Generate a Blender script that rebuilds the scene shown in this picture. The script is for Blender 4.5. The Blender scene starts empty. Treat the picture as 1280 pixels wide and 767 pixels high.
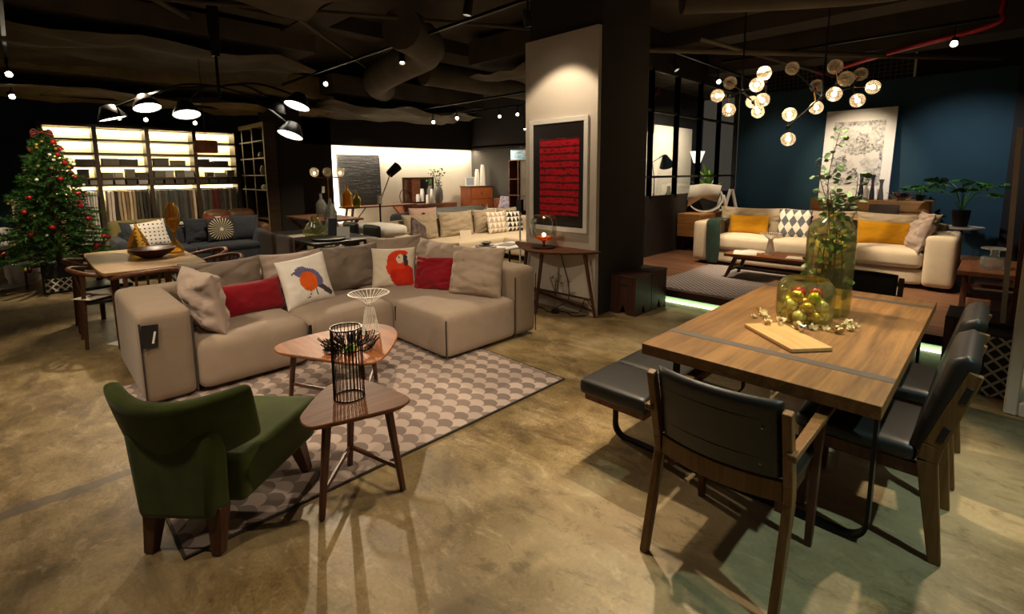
import bpy, bmesh, math, random
from mathutils import Vector, Matrix, noise as mnoise
R = random.Random(7)
PI = math.pi
rad = math.radians
sc = bpy.context.scene
COL = sc.collection

# ------------------------------------------------------------------ materials
class N:
    def __init__(s, name, rough=.6, metal=0., spec=None):
        s.mat = bpy.data.materials.new(name); s.mat.use_nodes = True
        s.t = s.mat.node_tree; s.nd = s.t.nodes; s.b = s.nd['Principled BSDF']
        s.out = s.nd['Material Output']
        s.b.inputs['Roughness'].default_value = rough
        s.b.inputs['Metallic'].default_value = metal
        if spec is not None: s.b.inputs['Specular IOR Level'].default_value = spec
        s._o = None
    def link(s, a, b): s.t.links.new(a, b)
    def put(s, sock, v):
        if hasattr(v, 'is_linked') or hasattr(v, 'node'): s.link(v, sock)
        elif isinstance(v, (tuple, list)) and len(v) == 3 and sock.type == 'RGBA': sock.default_value = (*v, 1)
        else: sock.default_value = v
    def co(s):
        if s._o is None: s._o = s.nd.new('ShaderNodeTexCoord')
        return s._o.outputs['Object']
    def mp(s, scale=(1,1,1), rot=(0,0,0), loc=(0,0,0), vec=None):
        n = s.nd.new('ShaderNodeMapping'); s.link(vec or s.co(), n.inputs['Vector'])
        n.inputs['Scale'].default_value = scale; n.inputs['Rotation'].default_value = rot; n.inputs['Location'].default_value = loc
        return n.outputs[0]
    def noise(s, scale=5, detail=4, rough=.55, vec=None, dist=0.):
        n = s.nd.new('ShaderNodeTexNoise'); s.link(vec or s.co(), n.inputs['Vector'])
        n.inputs['Scale'].default_value = scale; n.inputs['Detail'].default_value = detail
        n.inputs['Roughness'].default_value = rough; n.inputs['Distortion'].default_value = dist
        return n.outputs['Fac']
    def vor(s, scale=5, vec=None, feat='F1', out='Distance'):
        n = s.nd.new('ShaderNodeTexVoronoi'); s.link(vec or s.co(), n.inputs['Vector'])
        n.feature = feat; n.inputs['Scale'].default_value = scale
        return n.outputs[out]
    def m(s, op, a, b=None, c=None):
        n = s.nd.new('ShaderNodeMath'); n.operation = op
        for i, v in enumerate((a, b, c)):
            if v is not None: s.put(n.inputs[i], v)
        return n.outputs[0]
    def ramp(s, fac, stops):
        n = s.nd.new('ShaderNodeValToRGB'); s.put(n.inputs[0], fac); e = n.color_ramp.elements
        while len(e) < len(stops): e.new(.5)
        for i, (p, c) in enumerate(stops): e[i].position = p; e[i].color = (*c, 1)
        return n.outputs[0]
    def mix(s, f, a, b, mode='MIX'):
        n = s.nd.new('ShaderNodeMix'); n.data_type = 'RGBA'; n.blend_type = mode
        s.put(n.inputs[0], f); s.put(n.inputs[6], a); s.put(n.inputs[7], b)
        return n.outputs[2]
    def sep(s, vec=None):
        n = s.nd.new('ShaderNodeSeparateXYZ'); s.link(vec or s.co(), n.inputs[0]); return n.outputs
    def col(s, v): s.put(s.b.inputs['Base Color'], v); return s
    def bump(s, h, st=.3, d=.01):
        n = s.nd.new('ShaderNodeBump'); s.link(h, n.inputs['Height']); n.inputs['Strength'].default_value = st; n.inputs['Distance'].default_value = d
        s.link(n.outputs[0], s.b.inputs['Normal']); return s
    def rough(s, v): s.put(s.b.inputs['Roughness'], v); return s

def h2(c):  # srgb hex -> linear
    c = c.lstrip('#'); v = [int(c[i:i+2], 16)/255 for i in (0, 2, 4)]
    return tuple(x/12.92 if x <= .04045 else ((x+.055)/1.055)**2.4 for x in v)
def sh(c, k): return tuple(min(1, x*k) for x in c)
def plain(name, c, rough=.6, metal=0., var=.12, sc_=12., spec=None):
    c = h2(c) if isinstance(c, str) else c
    n = N(name, rough, metal, spec)
    n.col(n.ramp(n.noise(sc_, 3), [(.3, sh(c, 1-var)), (.7, sh(c, 1+var))])); return n.mat
def fabric(name, c, var=.12, weave=420., bs=.25, rough=.9):
    c = h2(c) if isinstance(c, str) else c
    n = N(name, rough, 0, .15)
    a = n.noise(9, 4); w = n.noise(weave, 2)
    n.col(n.mix(n.m('MULTIPLY', w, .35), n.ramp(a, [(.3, sh(c, 1-var)), (.7, sh(c, 1+var))]), sh(c, .72)))
    n.b.inputs['Sheen Weight'].default_value = .15
    n.bump(w, bs, .002); return n.mat
def wood(name, c1, c2, axis=0, rough=.45, k=16., seams=0., jd=1., spec=.35):
    c1 = h2(c1); c2 = h2(c2); n = N(name, rough, 0, spec)
    s = [k, k, k]; s[axis] = k*.07
    v = n.mp(tuple(s))
    a = n.noise(1., 5, .6, v, 1.2); b = n.noise(6., 3, .6, v)
    f = n.m('ADD', n.m('MULTIPLY', a, .72), n.m('MULTIPLY', b, .28))
    c = n.ramp(f, [(.32, c1), (.62, c2)])
    if seams:
        o = n.sep()[1 if axis == 0 else 0]
        fr = n.m('FRACT', n.m('DIVIDE', o, seams)); fl = n.m('FLOOR', n.m('DIVIDE', o, seams))
        rnd = n.m('FRACT', n.m('MULTIPLY', n.m('SINE', n.m('MULTIPLY', fl, 12.99)), 437.5))
        c = n.mix(n.m('MULTIPLY', rnd, .38), c, sh(c1, .75))
        c = n.mix(n.m('MULTIPLY', n.m('LESS_THAN', fr, .02), jd), c, sh(c1, .35))
    n.col(c); n.bump(b, .12, .002); return n.mat
def emit(name, c, st):
    n = N(name); c = h2(c) if isinstance(c, str) else c
    n.b.inputs['Emission Color'].default_value = (*c, 1); n.b.inputs['Emission Strength'].default_value = st
    n.col(c); return n.mat
def glass(name, c, gl=.9, rough=.02, body=0., milky=False):
    c = h2(c) if isinstance(c, str) else c
    n = N(name); nd = n.nd
    tr = nd.new('ShaderNodeBsdfTransparent'); tr.inputs[0].default_value = (*c, 1)
    g = nd.new('ShaderNodeBsdfGlossy'); g.inputs[0].default_value = (.9, .9, .9, 1); g.inputs['Roughness'].default_value = rough
    lw = nd.new('ShaderNodeLayerWeight'); lw.inputs[0].default_value = .35
    mx = nd.new('ShaderNodeMixShader')
    n.link(n.m('MULTIPLY', lw.outputs['Fresnel'], gl), mx.inputs[0]); n.link(tr.outputs[0], mx.inputs[1]); n.link(g.outputs[0], mx.inputs[2])
    last = mx
    if body:
        n.col(c); n.b.inputs['Roughness'].default_value = .1
        m2 = nd.new('ShaderNodeMixShader'); m2.inputs[0].default_value = body
        n.link(mx.outputs[0], m2.inputs[1]); last = m2
        if milky:
            tl = nd.new('ShaderNodeBsdfTranslucent'); tl.inputs[0].default_value = (*c, 1); n.link(tl.outputs[0], m2.inputs[2])
        else: n.link(n.b.outputs[0], m2.inputs[2])
    n.link(last.outputs[0], n.out.inputs[0]); return n.mat

# ------------------------------------------------------------------ geometry
class G:
    def __init__(s): s.v = []; s.f = []; s.mi = []
    def add(s, v, f, mi=0):
        k = len(s.v); s.v += [tuple(p) for p in v]; s.f += [tuple(i+k for i in q) for q in f]; s.mi += [mi]*len(f); return s
    def box(s, x0, x1, y0, y1, z0, z1, mi=0):
        return s.add([(x0,y0,z0),(x1,y0,z0),(x1,y1,z0),(x0,y1,z0),(x0,y0,z1),(x1,y0,z1),(x1,y1,z1),(x0,y1,z1)],
                     [(3,2,1,0),(4,5,6,7),(0,1,5,4),(1,2,6,5),(2,3,7,6),(3,0,4,7)], mi)
    def bar(s, p0, p1, w, h, w1=None, h1=None, up=(0,0,1), mi=0):
        p0, p1 = Vector(p0), Vector(p1); d = (p1-p0).normalized(); u = Vector(up)
        if abs(d.dot(u)) > .97: u = Vector((0,1,0)) if abs(d.y) < .9 else Vector((1,0,0))
        x = d.cross(u).normalized(); y = x.cross(d).normalized(); w1 = w1 or w; h1 = h1 or h; v = []
        for p, a, b in ((p0, w, h), (p1, w1, h1)):
            for i, j in ((-1,-1),(1,-1),(1,1),(-1,1)): v.append(p + x*(a/2*i) + y*(b/2*j))
        return s.add(v, [(3,2,1,0),(4,5,6,7),(0,1,5,4),(1,2,6,5),(2,3,7,6),(3,0,4,7)], mi)
    def tube(s, pts, r, n=8, closed=False, mi=0, cap=True):
        P = [Vector(p) for p in pts]; m = len(P); rr = r if isinstance(r, (list, tuple)) else [r]*m
        v = []; x = None
        for i in range(m):
            if closed: d = P[(i+1) % m]-P[i-1]
            else: d = P[min(i+1, m-1)]-P[max(i-1, 0)]
            d.normalize()
            if x is None:
                u = Vector((0,0,1)) if abs(d.z) < .9 else Vector((1,0,0)); x = d.cross(u).normalized()
            else:
                x = (x - d*x.dot(d)); x = x.normalized() if x.length > 1e-6 else d.orthogonal().normalized()
            y = d.cross(x)
            for k in range(n):
                a = 2*PI*k/n; v.append(P[i] + (x*math.cos(a)+y*math.sin(a))*rr[i])
        f = []
        for i in range(m if closed else m-1):
            j = (i+1) % m
            for k in range(n):
                l = (k+1) % n; f.append((i*n+k, i*n+l, j*n+l, j*n+k))
        if not closed and cap: f.append(tuple(range(n))[::-1]); f.append(tuple((m-1)*n+k for k in range(n)))
        return s.add(v, f, mi)
    def lathe(s, prof, n=20, c=(0,0,0), mi=0, cap=True):
        v = []; m = len(prof)
        for r, z in prof:
            for k in range(n):
                a = 2*PI*k/n; v.append((c[0]+r*math.cos(a), c[1]+r*math.sin(a), c[2]+z))
        f = [(i*n+k, i*n+(k+1) % n, (i+1)*n+(k+1) % n, (i+1)*n+k) for i in range(m-1) for k in range(n)]
        if cap:
            if prof[0][0] > 1e-4: f.append(tuple(range(n))[::-1])
            if prof[-1][0] > 1e-4: f.append(tuple((m-1)*n+k for k in range(n)))
        return s.add(v, f, mi)
    def ball(s, c, r, n=12, mi=0, sq=(1,1,1)):
        k = len(s.v); m = max(6, n//2+1)
        prof = [(max(1e-5, math.sin(PI*i/m)), -math.cos(PI*i/m)) for i in range(m+1)]
        s.lathe(prof, n, (0,0,0), mi, False)
        for i in range(k, len(s.v)):
            x, y, z = s.v[i]; s.v[i] = (c[0]+x*r*sq[0], c[1]+y*r*sq[1], c[2]+z*r*sq[2])
        return s
    def prism(s, poly, z0, z1, mi=0):
        n = len(poly); v = [(x, y, z0) for x, y in poly]+[(x, y, z1) for x, y in poly]
        return s.add(v, [tuple(range(n))[::-1], tuple(range(n, 2*n))]+[(i, (i+1) % n, n+(i+1) % n, n+i) for i in range(n)], mi)
    def soft(s, x0, x1, y0, y1, z0, z1, r=.04, puff=.012, n=8, mi=0, top=0.):
        """rounded, slightly puffed upholstery block"""
        c = Vector(((x0+x1)/2, (y0+y1)/2, (z0+z1)/2)); hs = Vector(((x1-x0)/2, (y1-y0)/2, (z1-z0)/2)); r = min(r, *hs)
        t = [0, .04, .1, .2]+[.2+.6*i/n for i in range(1, n)]+[.8, .9, .96, 1.]
        def pt(p):
            q = Vector([max(-hs[i]+r, min(hs[i]-r, p[i])) for i in range(3)]); d = p-q
            if d.length > 1e-9: p = q + d.normalized()*r
            u = [p[i]/hs[i] for i in range(3)]
            g = [1-u[i]*u[i] for i in range(3)]
            o = Vector((u[0]*g[1]*g[2], u[1]*g[0]*g[2], u[2]*g[0]*g[1]))*puff
            if top and u[2] > 0: o.z += top*g[0]*g[1]*u[2]
            return c+p+o
        m = len(t); tt = [2*a-1 for a in t]
        for ax in range(3):
            for sg in (-1, 1):
                v = []
                for a in tt:
                    for b in tt:
                        p = [0, 0, 0]; p[ax] = sg*hs[ax]; p[(ax+1) % 3] = a*hs[(ax+1) % 3]; p[(ax+2) % 3] = b*hs[(ax+2) % 3]
                        v.append(pt(Vector(p)))
                f = []
                for i in range(m-1):
                    for j in range(m-1):
                        q = (i*m+j, (i+1)*m+j, (i+1)*m+j+1, i*m+j+1); f.append(q if sg > 0 else q[::-1])
                s.add(v, f, mi)
        return s
    def pillow(s, w, h, t, n=22, paint=None, seed=0, wr=.012, pinch=.07, sag=0.):
        """stuffed cushion: w along X, h along Z (bottom at z=0), front is -Y"""
        g = [[None]*(n+1) for _ in range(2*n+2)]
        for side in (0, 1):
            v = []; f = []; mi = []
            for i in range(n+1):
                for j in range(n+1):
                    u = math.sin((2*i/n-1)*PI/2); q = math.sin((2*j/n-1)*PI/2)
                    x = w/2*u*(1-pinch*(1-q*q)); z = h/2*q*(1-pinch*(1-u*u))
                    y = t/2*(max(0, (1-u**4)*(1-q**4)))**.55
                    y *= 1-.28*sag*q
                    y += wr*mnoise.noise(Vector((x*7+seed, z*7, seed*3.1+side)))*min(1, y/(t*.2)) + wr*.4*mnoise.noise(Vector((x*22+seed, z*22, side)))*min(1, y/(t*.2))
                    if wr >= .025: y -= wr*.75*max(0, 1-5*abs(mnoise.noise(Vector((x*3.2+z*1.5+seed*1.7, z*9-x*2, side*4.+seed)))))*min(1, y/(t*.25))
                    v.append((x, -y if side == 0 else y, z+h/2))
            for i in range(n):
                for j in range(n):
                    q = (i*(n+1)+j, (i+1)*(n+1)+j, (i+1)*(n+1)+j+1, i*(n+1)+j+1)
                    f.append(q if side == 0 else q[::-1])
                    if paint:
                        u = math.sin((2*(i+.5)/n-1)*PI/2); q2 = math.sin((2*(j+.5)/n-1)*PI/2)
                        mi.append(paint(u, q2) if side == 0 else 0)
                    else: mi.append(0)
            k = len(s.v); s.v += v; s.f += [tuple(a+k for a in q) for q in f]; s.mi += mi
        return s
    def tf(s, M):
        s.v = [tuple(M @ Vector(p)) for p in s.v]; return s
    def sh(s, x, y, z): s.v = [(a+x, b+y, c+z) for a, b, c in s.v]; return s
    def rz(s, a): return s.tf(Matrix.Rotation(a, 4, 'Z'))
    def rx(s, a): return s.tf(Matrix.Rotation(a, 4, 'X'))
    def obj(s, name, mat, parent=None, loc=None, rz=0., rx=0., ry=0., bevel=0., seg=2, smooth=35, weld=0., sub=0, W=False):
        if W and parent: 
            p = parent.location if parent.parent is None else parent.location+parent.parent.location
            s.sh(-p.x, -p.y, -p.z)
        me = bpy.data.meshes.new(name); me.from_pydata(s.v, [], s.f)
        mats = mat if isinstance(mat, (list, tuple)) else [mat]
        for a in mats: me.materials.append(a)
        if len(mats) > 1: me.polygons.foreach_set('material_index', s.mi)
        if weld:
            b = bmesh.new(); b.from_mesh(me); bmesh.ops.remove_doubles(b, verts=b.verts, dist=weld); b.to_mesh(me); b.free()
        if smooth:
            me.polygons.foreach_set('use_smooth', [True]*len(me.polygons)); me.set_sharp_from_angle(angle=rad(smooth))
        me.update()
        o = bpy.data.objects.new(name, me); COL.objects.link(o)
        if parent: o.parent = parent
        if loc: o.location = loc
        o.rotation_euler = (rx, ry, rz)
        if bevel:
            m = o.modifiers.new('Bevel', 'BEVEL'); m.width = bevel; m.segments = seg; m.limit_method = 'ANGLE'; m.angle_limit = rad(40)
        if sub:
            m = o.modifiers.new('Subdivision', 'SUBSURF'); m.levels = sub; m.render_levels = sub
        return o

def thing(name, label, cat, loc=(0,0,0), rz=0., group=None):
    o = bpy.data.objects.new(name, None); COL.objects.link(o); o.location = loc; o.rotation_euler = (0,0,rz)
    o.empty_display_size = .1
    return tag(o, label, cat, group)
def tag(o, label=None, cat=None, group=None, kind=None):
    if label: o['label'] = label
    if cat: o['category'] = cat
    if group: o['group'] = group
    if kind: o['kind'] = kind
    return o
def struct(o): o['kind'] = 'structure'; return o
def lab(o, l): o['label'] = l; return o
def dup(r, loc=None, rz=None, label=None, group=None):
    kids = list(r.children)
    c = r.copy(); COL.objects.link(c)
    if loc is not None: c.location = loc
    if rz is not None: c.rotation_euler = (r.rotation_euler[0], r.rotation_euler[1], rz)
    if label: c['label'] = label
    if group: c['group'] = group
    for k in kids:
        d = k.copy(); COL.objects.link(d); d.parent = c
        for q in list(k.children):
            e = q.copy(); COL.objects.link(e); e.parent = d
    return c
def curve_pts(ctrl, n=8, closed=False):
    """Catmull-Rom through control points"""
    P = [Vector(p) for p in ctrl]; m = len(P); out = []
    for i in range(m if closed else m-1):
        a, b, c, d = (P[(i-1) % m], P[i], P[(i+1) % m], P[(i+2) % m]) if closed else (P[max(i-1,0)], P[i], P[i+1], P[min(i+2,m-1)])
        for k in range(n):
            t = k/n; out.append(.5*((2*b)+(c-a)*t+(2*a-5*b+4*c-d)*t*t+(3*b-a-3*c+d)*t**3))
    if not closed: out.append(P[-1])
    return out
def rpoly(ctrl, n=8):  # smooth closed 2D outline
    return [(p.x, p.y) for p in curve_pts([(x, y, 0) for x, y in ctrl], n, True)]
# ------------------------------------------------------------------ materials of the place
def concrete():
    n = N('polished_concrete', .4)
    a = n.noise(.9, 6, .62, n.mp((1,1,1)), .4); b = n.noise(3.2, 8, .7, None, .35); c = n.noise(60, 3)
    d = n.noise(1.6, 8, .75, n.mp((1.9, .8, 1), (0, 0, rad(40))), .7)
    f = n.m('ADD', n.m('MULTIPLY', a, .42), n.m('ADD', n.m('MULTIPLY', b, .38), n.m('MULTIPLY', c, .2)))
    col = n.ramp(f, [(.33, h2('#4e4029')), (.43, h2('#75623f')), (.53, h2('#927d55')), (.66, h2('#b9a47c'))])
    dk = n.ramp(d, [(.47, (0,0,0)), (.60, (1,1,1))])
    col = n.mix(n.m('MULTIPLY', dk, .75), col, h2('#57472f'))
    d2 = n.noise(.55, 3, .5, n.mp((1, 1, 1), loc=(3.1, 7.7, 0)), .3)
    col = n.mix(n.m('MULTIPLY', n.ramp(d2, [(.5, (0,0,0)), (.64, (1,1,1))]), .55), col, h2('#c3b08a'))
    d3 = n.noise(5.5, 9, .78, n.mp((1.5, .8, 1), (0, 0, rad(25))), .5)
    col = n.mix(n.m('MULTIPLY', n.ramp(d3, [(.53, (0,0,0)), (.63, (1,1,1))]), .5), col, h2('#4c3d27'))
    col = n.mix(n.m('MULTIPLY', n.ramp(d3, [(.36, (1,1,1)), (.45, (0,0,0))]), .35), col, h2('#cbb994'))
    sp = n.ramp(n.noise(28, 6, .8, None, .6), [(.66, (0,0,0)), (.72, (1,1,1))])
    col = n.mix(n.m('MULTIPLY', sp, .7), col, h2('#2c2418'))
    wsp = n.ramp(n.noise(19, 6, .85, n.mp((1,1,1), loc=(5,3,0)), .8), [(.68, (0,0,0)), (.74, (1,1,1))])
    col = n.mix(n.m('MULTIPLY', wsp, .45), col, h2('#d8cbaa'))
    # patched saw cut
    s = n.sep()
    w = n.m('ADD', s[1], n.m('MULTIPLY', n.noise(3, 4), .12))
    line = n.m('LESS_THAN', n.m('ABSOLUTE', n.m('SUBTRACT', w, 3.30)), n.m('MULTIPLY', n.noise(7, 3), .075))
    line = n.m('MULTIPLY', line, n.m('LESS_THAN', s[0], .5))
    col = n.mix(n.m('MULTIPLY', line, .7), col, h2('#57504a'))
    n.col(col); n.rough(n.ramp(b, [(.3, (.3,)*3), (.7, (.55,)*3)])); n.bump(b, .06, .01); return n.mat
def scales():
    n = N('scale_rug_pile', .95, 0, .1); s = n.sep()
    w = .134; st = .0655
    u = n.m('DIVIDE', s[0], st); v = n.m('DIVIDE', s[1], w)
    def row(k):  # candidate scale of row floor(u)-k : inside mask and shade
        r = n.m('SUBTRACT', n.m('FLOOR', u), k)
        par = n.m('MULTIPLY', n.m('FLOORED_MODULO', r, 2.), .5) if False else n.m('FRACT', n.m('MULTIPLY', r, .5))
        q = n.m('SUBTRACT', v, par); fq = n.m('SUBTRACT', n.m('FRACT', q), .5)
        du = n.m('MULTIPLY', n.m('SUBTRACT', u, r), st/w)      # distance along bulge in widths
        d = n.m('SQRT', n.m('ADD', n.m('MULTIPLY', fq, fq), n.m('MULTIPLY', du, du)))
        inside = n.m('LESS_THAN', d, .5)
        cid = n.m('ADD', n.m('MULTIPLY', n.m('FLOOR', q), 7.13), n.m('MULTIPLY', r, 3.7))
        rnd = n.m('FRACT', n.m('MULTIPLY', n.m('SINE', cid), 4375.5))
        return inside, n.m('FRACT', n.m('ADD', n.m('MULTIPLY', r, .5), .25)), rnd
    i1, p1, r1 = row(0.); i2, p2, r2 = row(-1.)
    L1, L2 = h2('#cbb8ad'), h2('#b8a79f'); D1, D2 = h2('#94847c'), h2('#84766f')
    def shade(p, r): return n.mix(n.m('GREATER_THAN', p, .5), n.mix(r, L1, L2), n.mix(r, D1, D2))
    # row behind shows only where the nearer row does not cover
    c = n.mix(i1, shade(p2, r2), shade(p1, r1))
    n.col(n.mix(n.m('MULTIPLY', n.noise(300, 2), .3), c, sh(D2, .6))); n.bump(n.noise(300, 2), .4, .003); return n.mat
def weave_rug():
    n = N('woven_rug', .95, 0, .1); s = n.sep()
    a = n.m('SINE', n.m('MULTIPLY', s[0], 2*PI/.075)); b = n.m('SINE', n.m('MULTIPLY', s[1], 2*PI/.075))
    p = n.m('MULTIPLY', a, b)
    n.col(n.ramp(n.m('ADD', n.m('MULTIPLY', p, .5), .5), [(.35, h2('#b0a6a2')), (.6, h2('#6a6266'))])); return n.mat
def weathered_wall(name, c, v=.1, sc=1.5, rough=.8):
    n = N(name, rough, 0, .2); c = h2(c)
    n.col(n.ramp(n.noise(sc, 5), [(.3, sh(c, 1-v)), (.7, sh(c, 1+v))])); n.bump(n.noise(40, 3), .1, .004); return n.mat

M = {}
M['concrete'] = concrete(); M['scales'] = scales(); M['weave'] = weave_rug()
M['deck'] = wood('deck_boards', '#5f3f2e', '#a07356', 1, .45, 14, .11)
M['black_wall'] = weathered_wall('black_paint', '#2b2725')
M['black_ceiling'] = weathered_wall('dark_ceiling', '#48423a', .25, .8)
M['duct'] = weathered_wall('dark_duct', '#5a5346', .25, 2.)
M['foil'] = weathered_wall('khaki_lagging', '#8c7c56', .3, 3.)
M['pillar_dark'] = weathered_wall('pillar_charcoal', '#3b3836', .08)
M['plaster'] = weathered_wall('pale_plaster', '#cfc5b8', .05)
M['niche'] = weathered_wall('niche_plaster', '#cfc6b8', .06)
M['blue'] = weathered_wall('petrol_blue_paint', '#294450', .1, 1.2, .75)
M['green_dark'] = weathered_wall('dark_green_paint', '#1c2a2a')
M['teal_dark'] = weathered_wall('dark_teal_paint', '#22323a')
M['grey_wall'] = weathered_wall('grey_paint', '#5c5a54'); M['far_wall'] = weathered_wall('dark_grey_paint', '#47443f')
M['walnut'] = wood('walnut', '#4e2d1c', '#7f4e33', 0, .4, 18)
M['walnut_top'] = wood('walnut_top', '#4a2d1e', '#7c5238', 0, .55, 14, 0, 1, .15)
M['walnut_y'] = wood('walnut_top_cross', '#5d3620', '#965c36', 1, .5, 14, 0, 1, .2)
M['walnut_leg'] = wood('walnut_leg', '#3a2218', '#5f3b2a', 2, .4, 22)
M['oak_top'] = wood('smoked_oak_top', '#573d22', '#8a6539', 0, .5, 15, .19, .25)
M['oak_chair'] = wood('chair_oak', '#54391d', '#7b5930', 2, .45, 20)
M['oak_light'] = wood('light_oak', '#a06c38', '#c8945a', 1, .45, 12)
M['bamboo'] = wood('bamboo', '#a87f4c', '#c79f6a', 0, .4, 20)
M['dark_wood'] = wood('dark_stump_wood', '#2a1712', '#4a2b20', 2, .5, 16, .12)
M['shelf_wood'] = wood('shelf_wood', '#2a1d15', '#41301f', 0, .5, 12)
M['teak'] = wood('teak_table', '#8a6840', '#b08a5c', 0, .45, 12)
M['leather'] = plain('black_leather', '#1c1b19', .45, 0, .15, 25)
M['leather_brown'] = plain('brown_leather', '#6b4a2c', .45, 0, .2, 8)
M['black_metal'] = plain('black_steel', '#161514', .4, .6, .1)
M['grey_metal'] = plain('grey_steel_band', '#5d5650', .5, .5, .1)
M['white_metal'] = plain('white_wire', '#e8e4dc', .4, 0, .03)
M['brass'] = plain('brass', '#c08a3a', .25, 1., .08)
M['steel'] = plain('brushed_steel', '#b5b0a8', .3, 1., .05)
M['taupe'] = fabric('taupe_upholstery', '#8d7c6b', .06)
M['taupe_l'] = fabric('pale_taupe_upholstery', '#a08e7e', .06)
M['taupe_d'] = fabric('grey_taupe_upholstery', '#7e7064', .06)
M['piping'] = plain('dark_piping', '#38312b', .8)
M['beige'] = fabric('cream_upholstery', '#d8c7ac', .05)
M['beige_d'] = fabric('sand_upholstery', '#a89880', .06)
M['rose'] = fabric('rose_beige_linen', '#a8958a', .06)
M['red'] = fabric('crimson_cotton', '#84121f', .08)
M['mustard'] = fabric('mustard_cotton', '#b9820f', .06)
M['green_velvet'] = fabric('green_velvet', '#434d1f', .22, 300, .15, .8)
M['throw'] = fabric('dark_green_knit', '#26382f', .2, 160, .6)
M['charcoal'] = fabric('charcoal_upholstery', '#3c4048', .1)
M['olive_f'] = fabric('olive_upholstery', '#8b7f4e', .08)
M['brown_f'] = fabric('brown_chair_cloth', '#4a382e', .1)
M['white_cotton'] = fabric('white_cotton', '#ece6de', .03)
M['cream_cotton'] = fabric('cream_cotton', '#d9ccba', .04)
M['paper'] = plain('white_paper', '#eae6dd', .7, 0, .03)
M['grey_paper'] = plain('grey_paper', '#8e8a88', .7, 0, .05)
M['white'] = plain('white_lacquer', '#ebe7e0', .4, 0, .03)
M['black'] = plain('matt_black', '#141312', .6, 0, .1)
M['ink'] = plain('dark_slate', '#2b2a33', .7, 0, .1)
M['glass'] = glass('clear_glass', (.97, .98, .97), .6)
M['glass_smoke'] = glass('smoked_globe_glass', (.9, .84, .74), .7, .02, .22, True)
M['glass_olive'] = glass('olive_glass', (.90, .90, .60), .6, .03, .035)
M['glass_amber'] = glass('amber_glass', (.95, .72, .25), .8, .03, .12)
M['glass_bottle'] = glass('bottle_glass', (.85, .86, .82), 1., .05, .15)
M['pane'] = glass('window_pane', (.96, .98, .98), .25)
M['bulb'] = emit('warm_bulb', (1., .74, .42), 14.)
M['lens'] = emit('spot_lens', (1., .86, .62), 40.)
M['lens_soft'] = emit('disc_lamp_diffuser', (1., .9, .72), 7.)
M['led'] = emit('led_strip_warm', (1., .86, .62), 22.)
M['led_green'] = emit('led_strip_green_white', (.86, 1., .62), 2.6)
M['leaf'] = plain('leaf_green', '#3f7a2c', .45, 0, .3, 30)
M['leaf_lime'] = plain('leaf_lime', '#86b82c', .45, 0, .25, 30)
M['leaf_dark'] = plain('leaf_dark', '#3a6636', .45, 0, .3, 30)
M['leaf_eu'] = plain('eucalyptus_leaf', '#6f8f62', .5, 0, .3, 30)
M['stem'] = plain('stem_brown', '#5d4a34', .7)
M['needle'] = plain('fir_needles', '#3d6a26', .6, 0, .5, 14)
M['bauble_red'] = plain('bauble_red', '#a8202a', .2, .3, .1)
M['bauble_gold'] = plain('bauble_gold', '#d8b860', .2, .7, .1)
M['bauble_green'] = plain('bauble_lime', '#b8c020', .2, .4, .1)
M['bauble_white'] = plain('bauble_pearl', '#ece6d8', .25, .2, .05)
M['dark_pot'] = plain('dark_pot', '#241f1e', .6)
M['ceramic_grey'] = plain('grey_ceramic', '#6a6560', .4, 0, .15)
M['petal'] = plain('dried_petal', '#d8c898', .7, 0, .15)
M['leather_bow'] = plain('dark_red_ribbon', '#5a1216', .5, 0, .2)
M['led_tint'] = weathered_wall('led_tinted_base', '#8fa588', .05)  # pale base face with the strip's greenish glow put into its colour
# ------------------------------------------------------------------ camera
H = 1.6; Fpx = 612.; TP = math.atan(83/612.); ROLL = rad(-.4); YAW = rad(45)
fw = Vector((math.cos(TP)*math.cos(YAW), math.cos(TP)*math.sin(YAW), -math.sin(TP)))
r0 = Vector((math.sin(YAW), -math.cos(YAW), 0)); u0 = r0.cross(fw)
rt = r0*math.cos(ROLL)+u0*math.sin(ROLL); up = -r0*math.sin(ROLL)+u0*math.cos(ROLL)
cam = bpy.data.cameras.new('camera'); co = bpy.data.objects.new('camera', cam); COL.objects.link(co)
mw = Matrix((rt, up, -fw)).transposed().to_4x4(); mw.translation = Vector((0, 0, H)); co.matrix_world = mw
cam.sensor_fit = 'HORIZONTAL'; cam.sensor_width = 36.; cam.lens = 36.*Fpx/1280; cam.shift_y = -(383.5-300)/1280; cam.clip_start = .05
sc.camera = co

# ------------------------------------------------------------------ setting
struct(G().box(-4, 16, -5, 14, -.12, 0).obj('floor', M['concrete'], smooth=0))
struct(G().box(-4, 16, -5, 14, 3.9, 4.0).obj('ceiling', M['black_ceiling'], smooth=0))
g = G().box(5.5, 11.2, -.3, 4.2, .1, .18); struct(g.obj('platform_deck', M['deck'], smooth=0))
struct(G().box(5.63, 11.2, -.3, 4.2, 0, .1).obj('platform_base', M['led_tint'], smooth=0))
struct(G().box(5.485, 5.5, -.3, 4.2, .1, .185).obj('trim_platform', M['dark_wood'], smooth=0))
o = G().box(5.60, 5.62, -.2, 3.1, .001, .016).obj('led_strip', M['led_green'], smooth=0)
tag(o, 'glowing pale green light strip along the floor under the raised deck edge', 'light strip')
# pillar
struct(G().box(4.5, 5.47, 3.13, 4.17, 0, 3.9).obj('pillar', M['pillar_dark'], smooth=0))
struct(G().box(4.44, 4.5, 3.135, 4.19, 0, 3.14).obj('pillar_cladding', M['plaster'], smooth=0))
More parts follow.
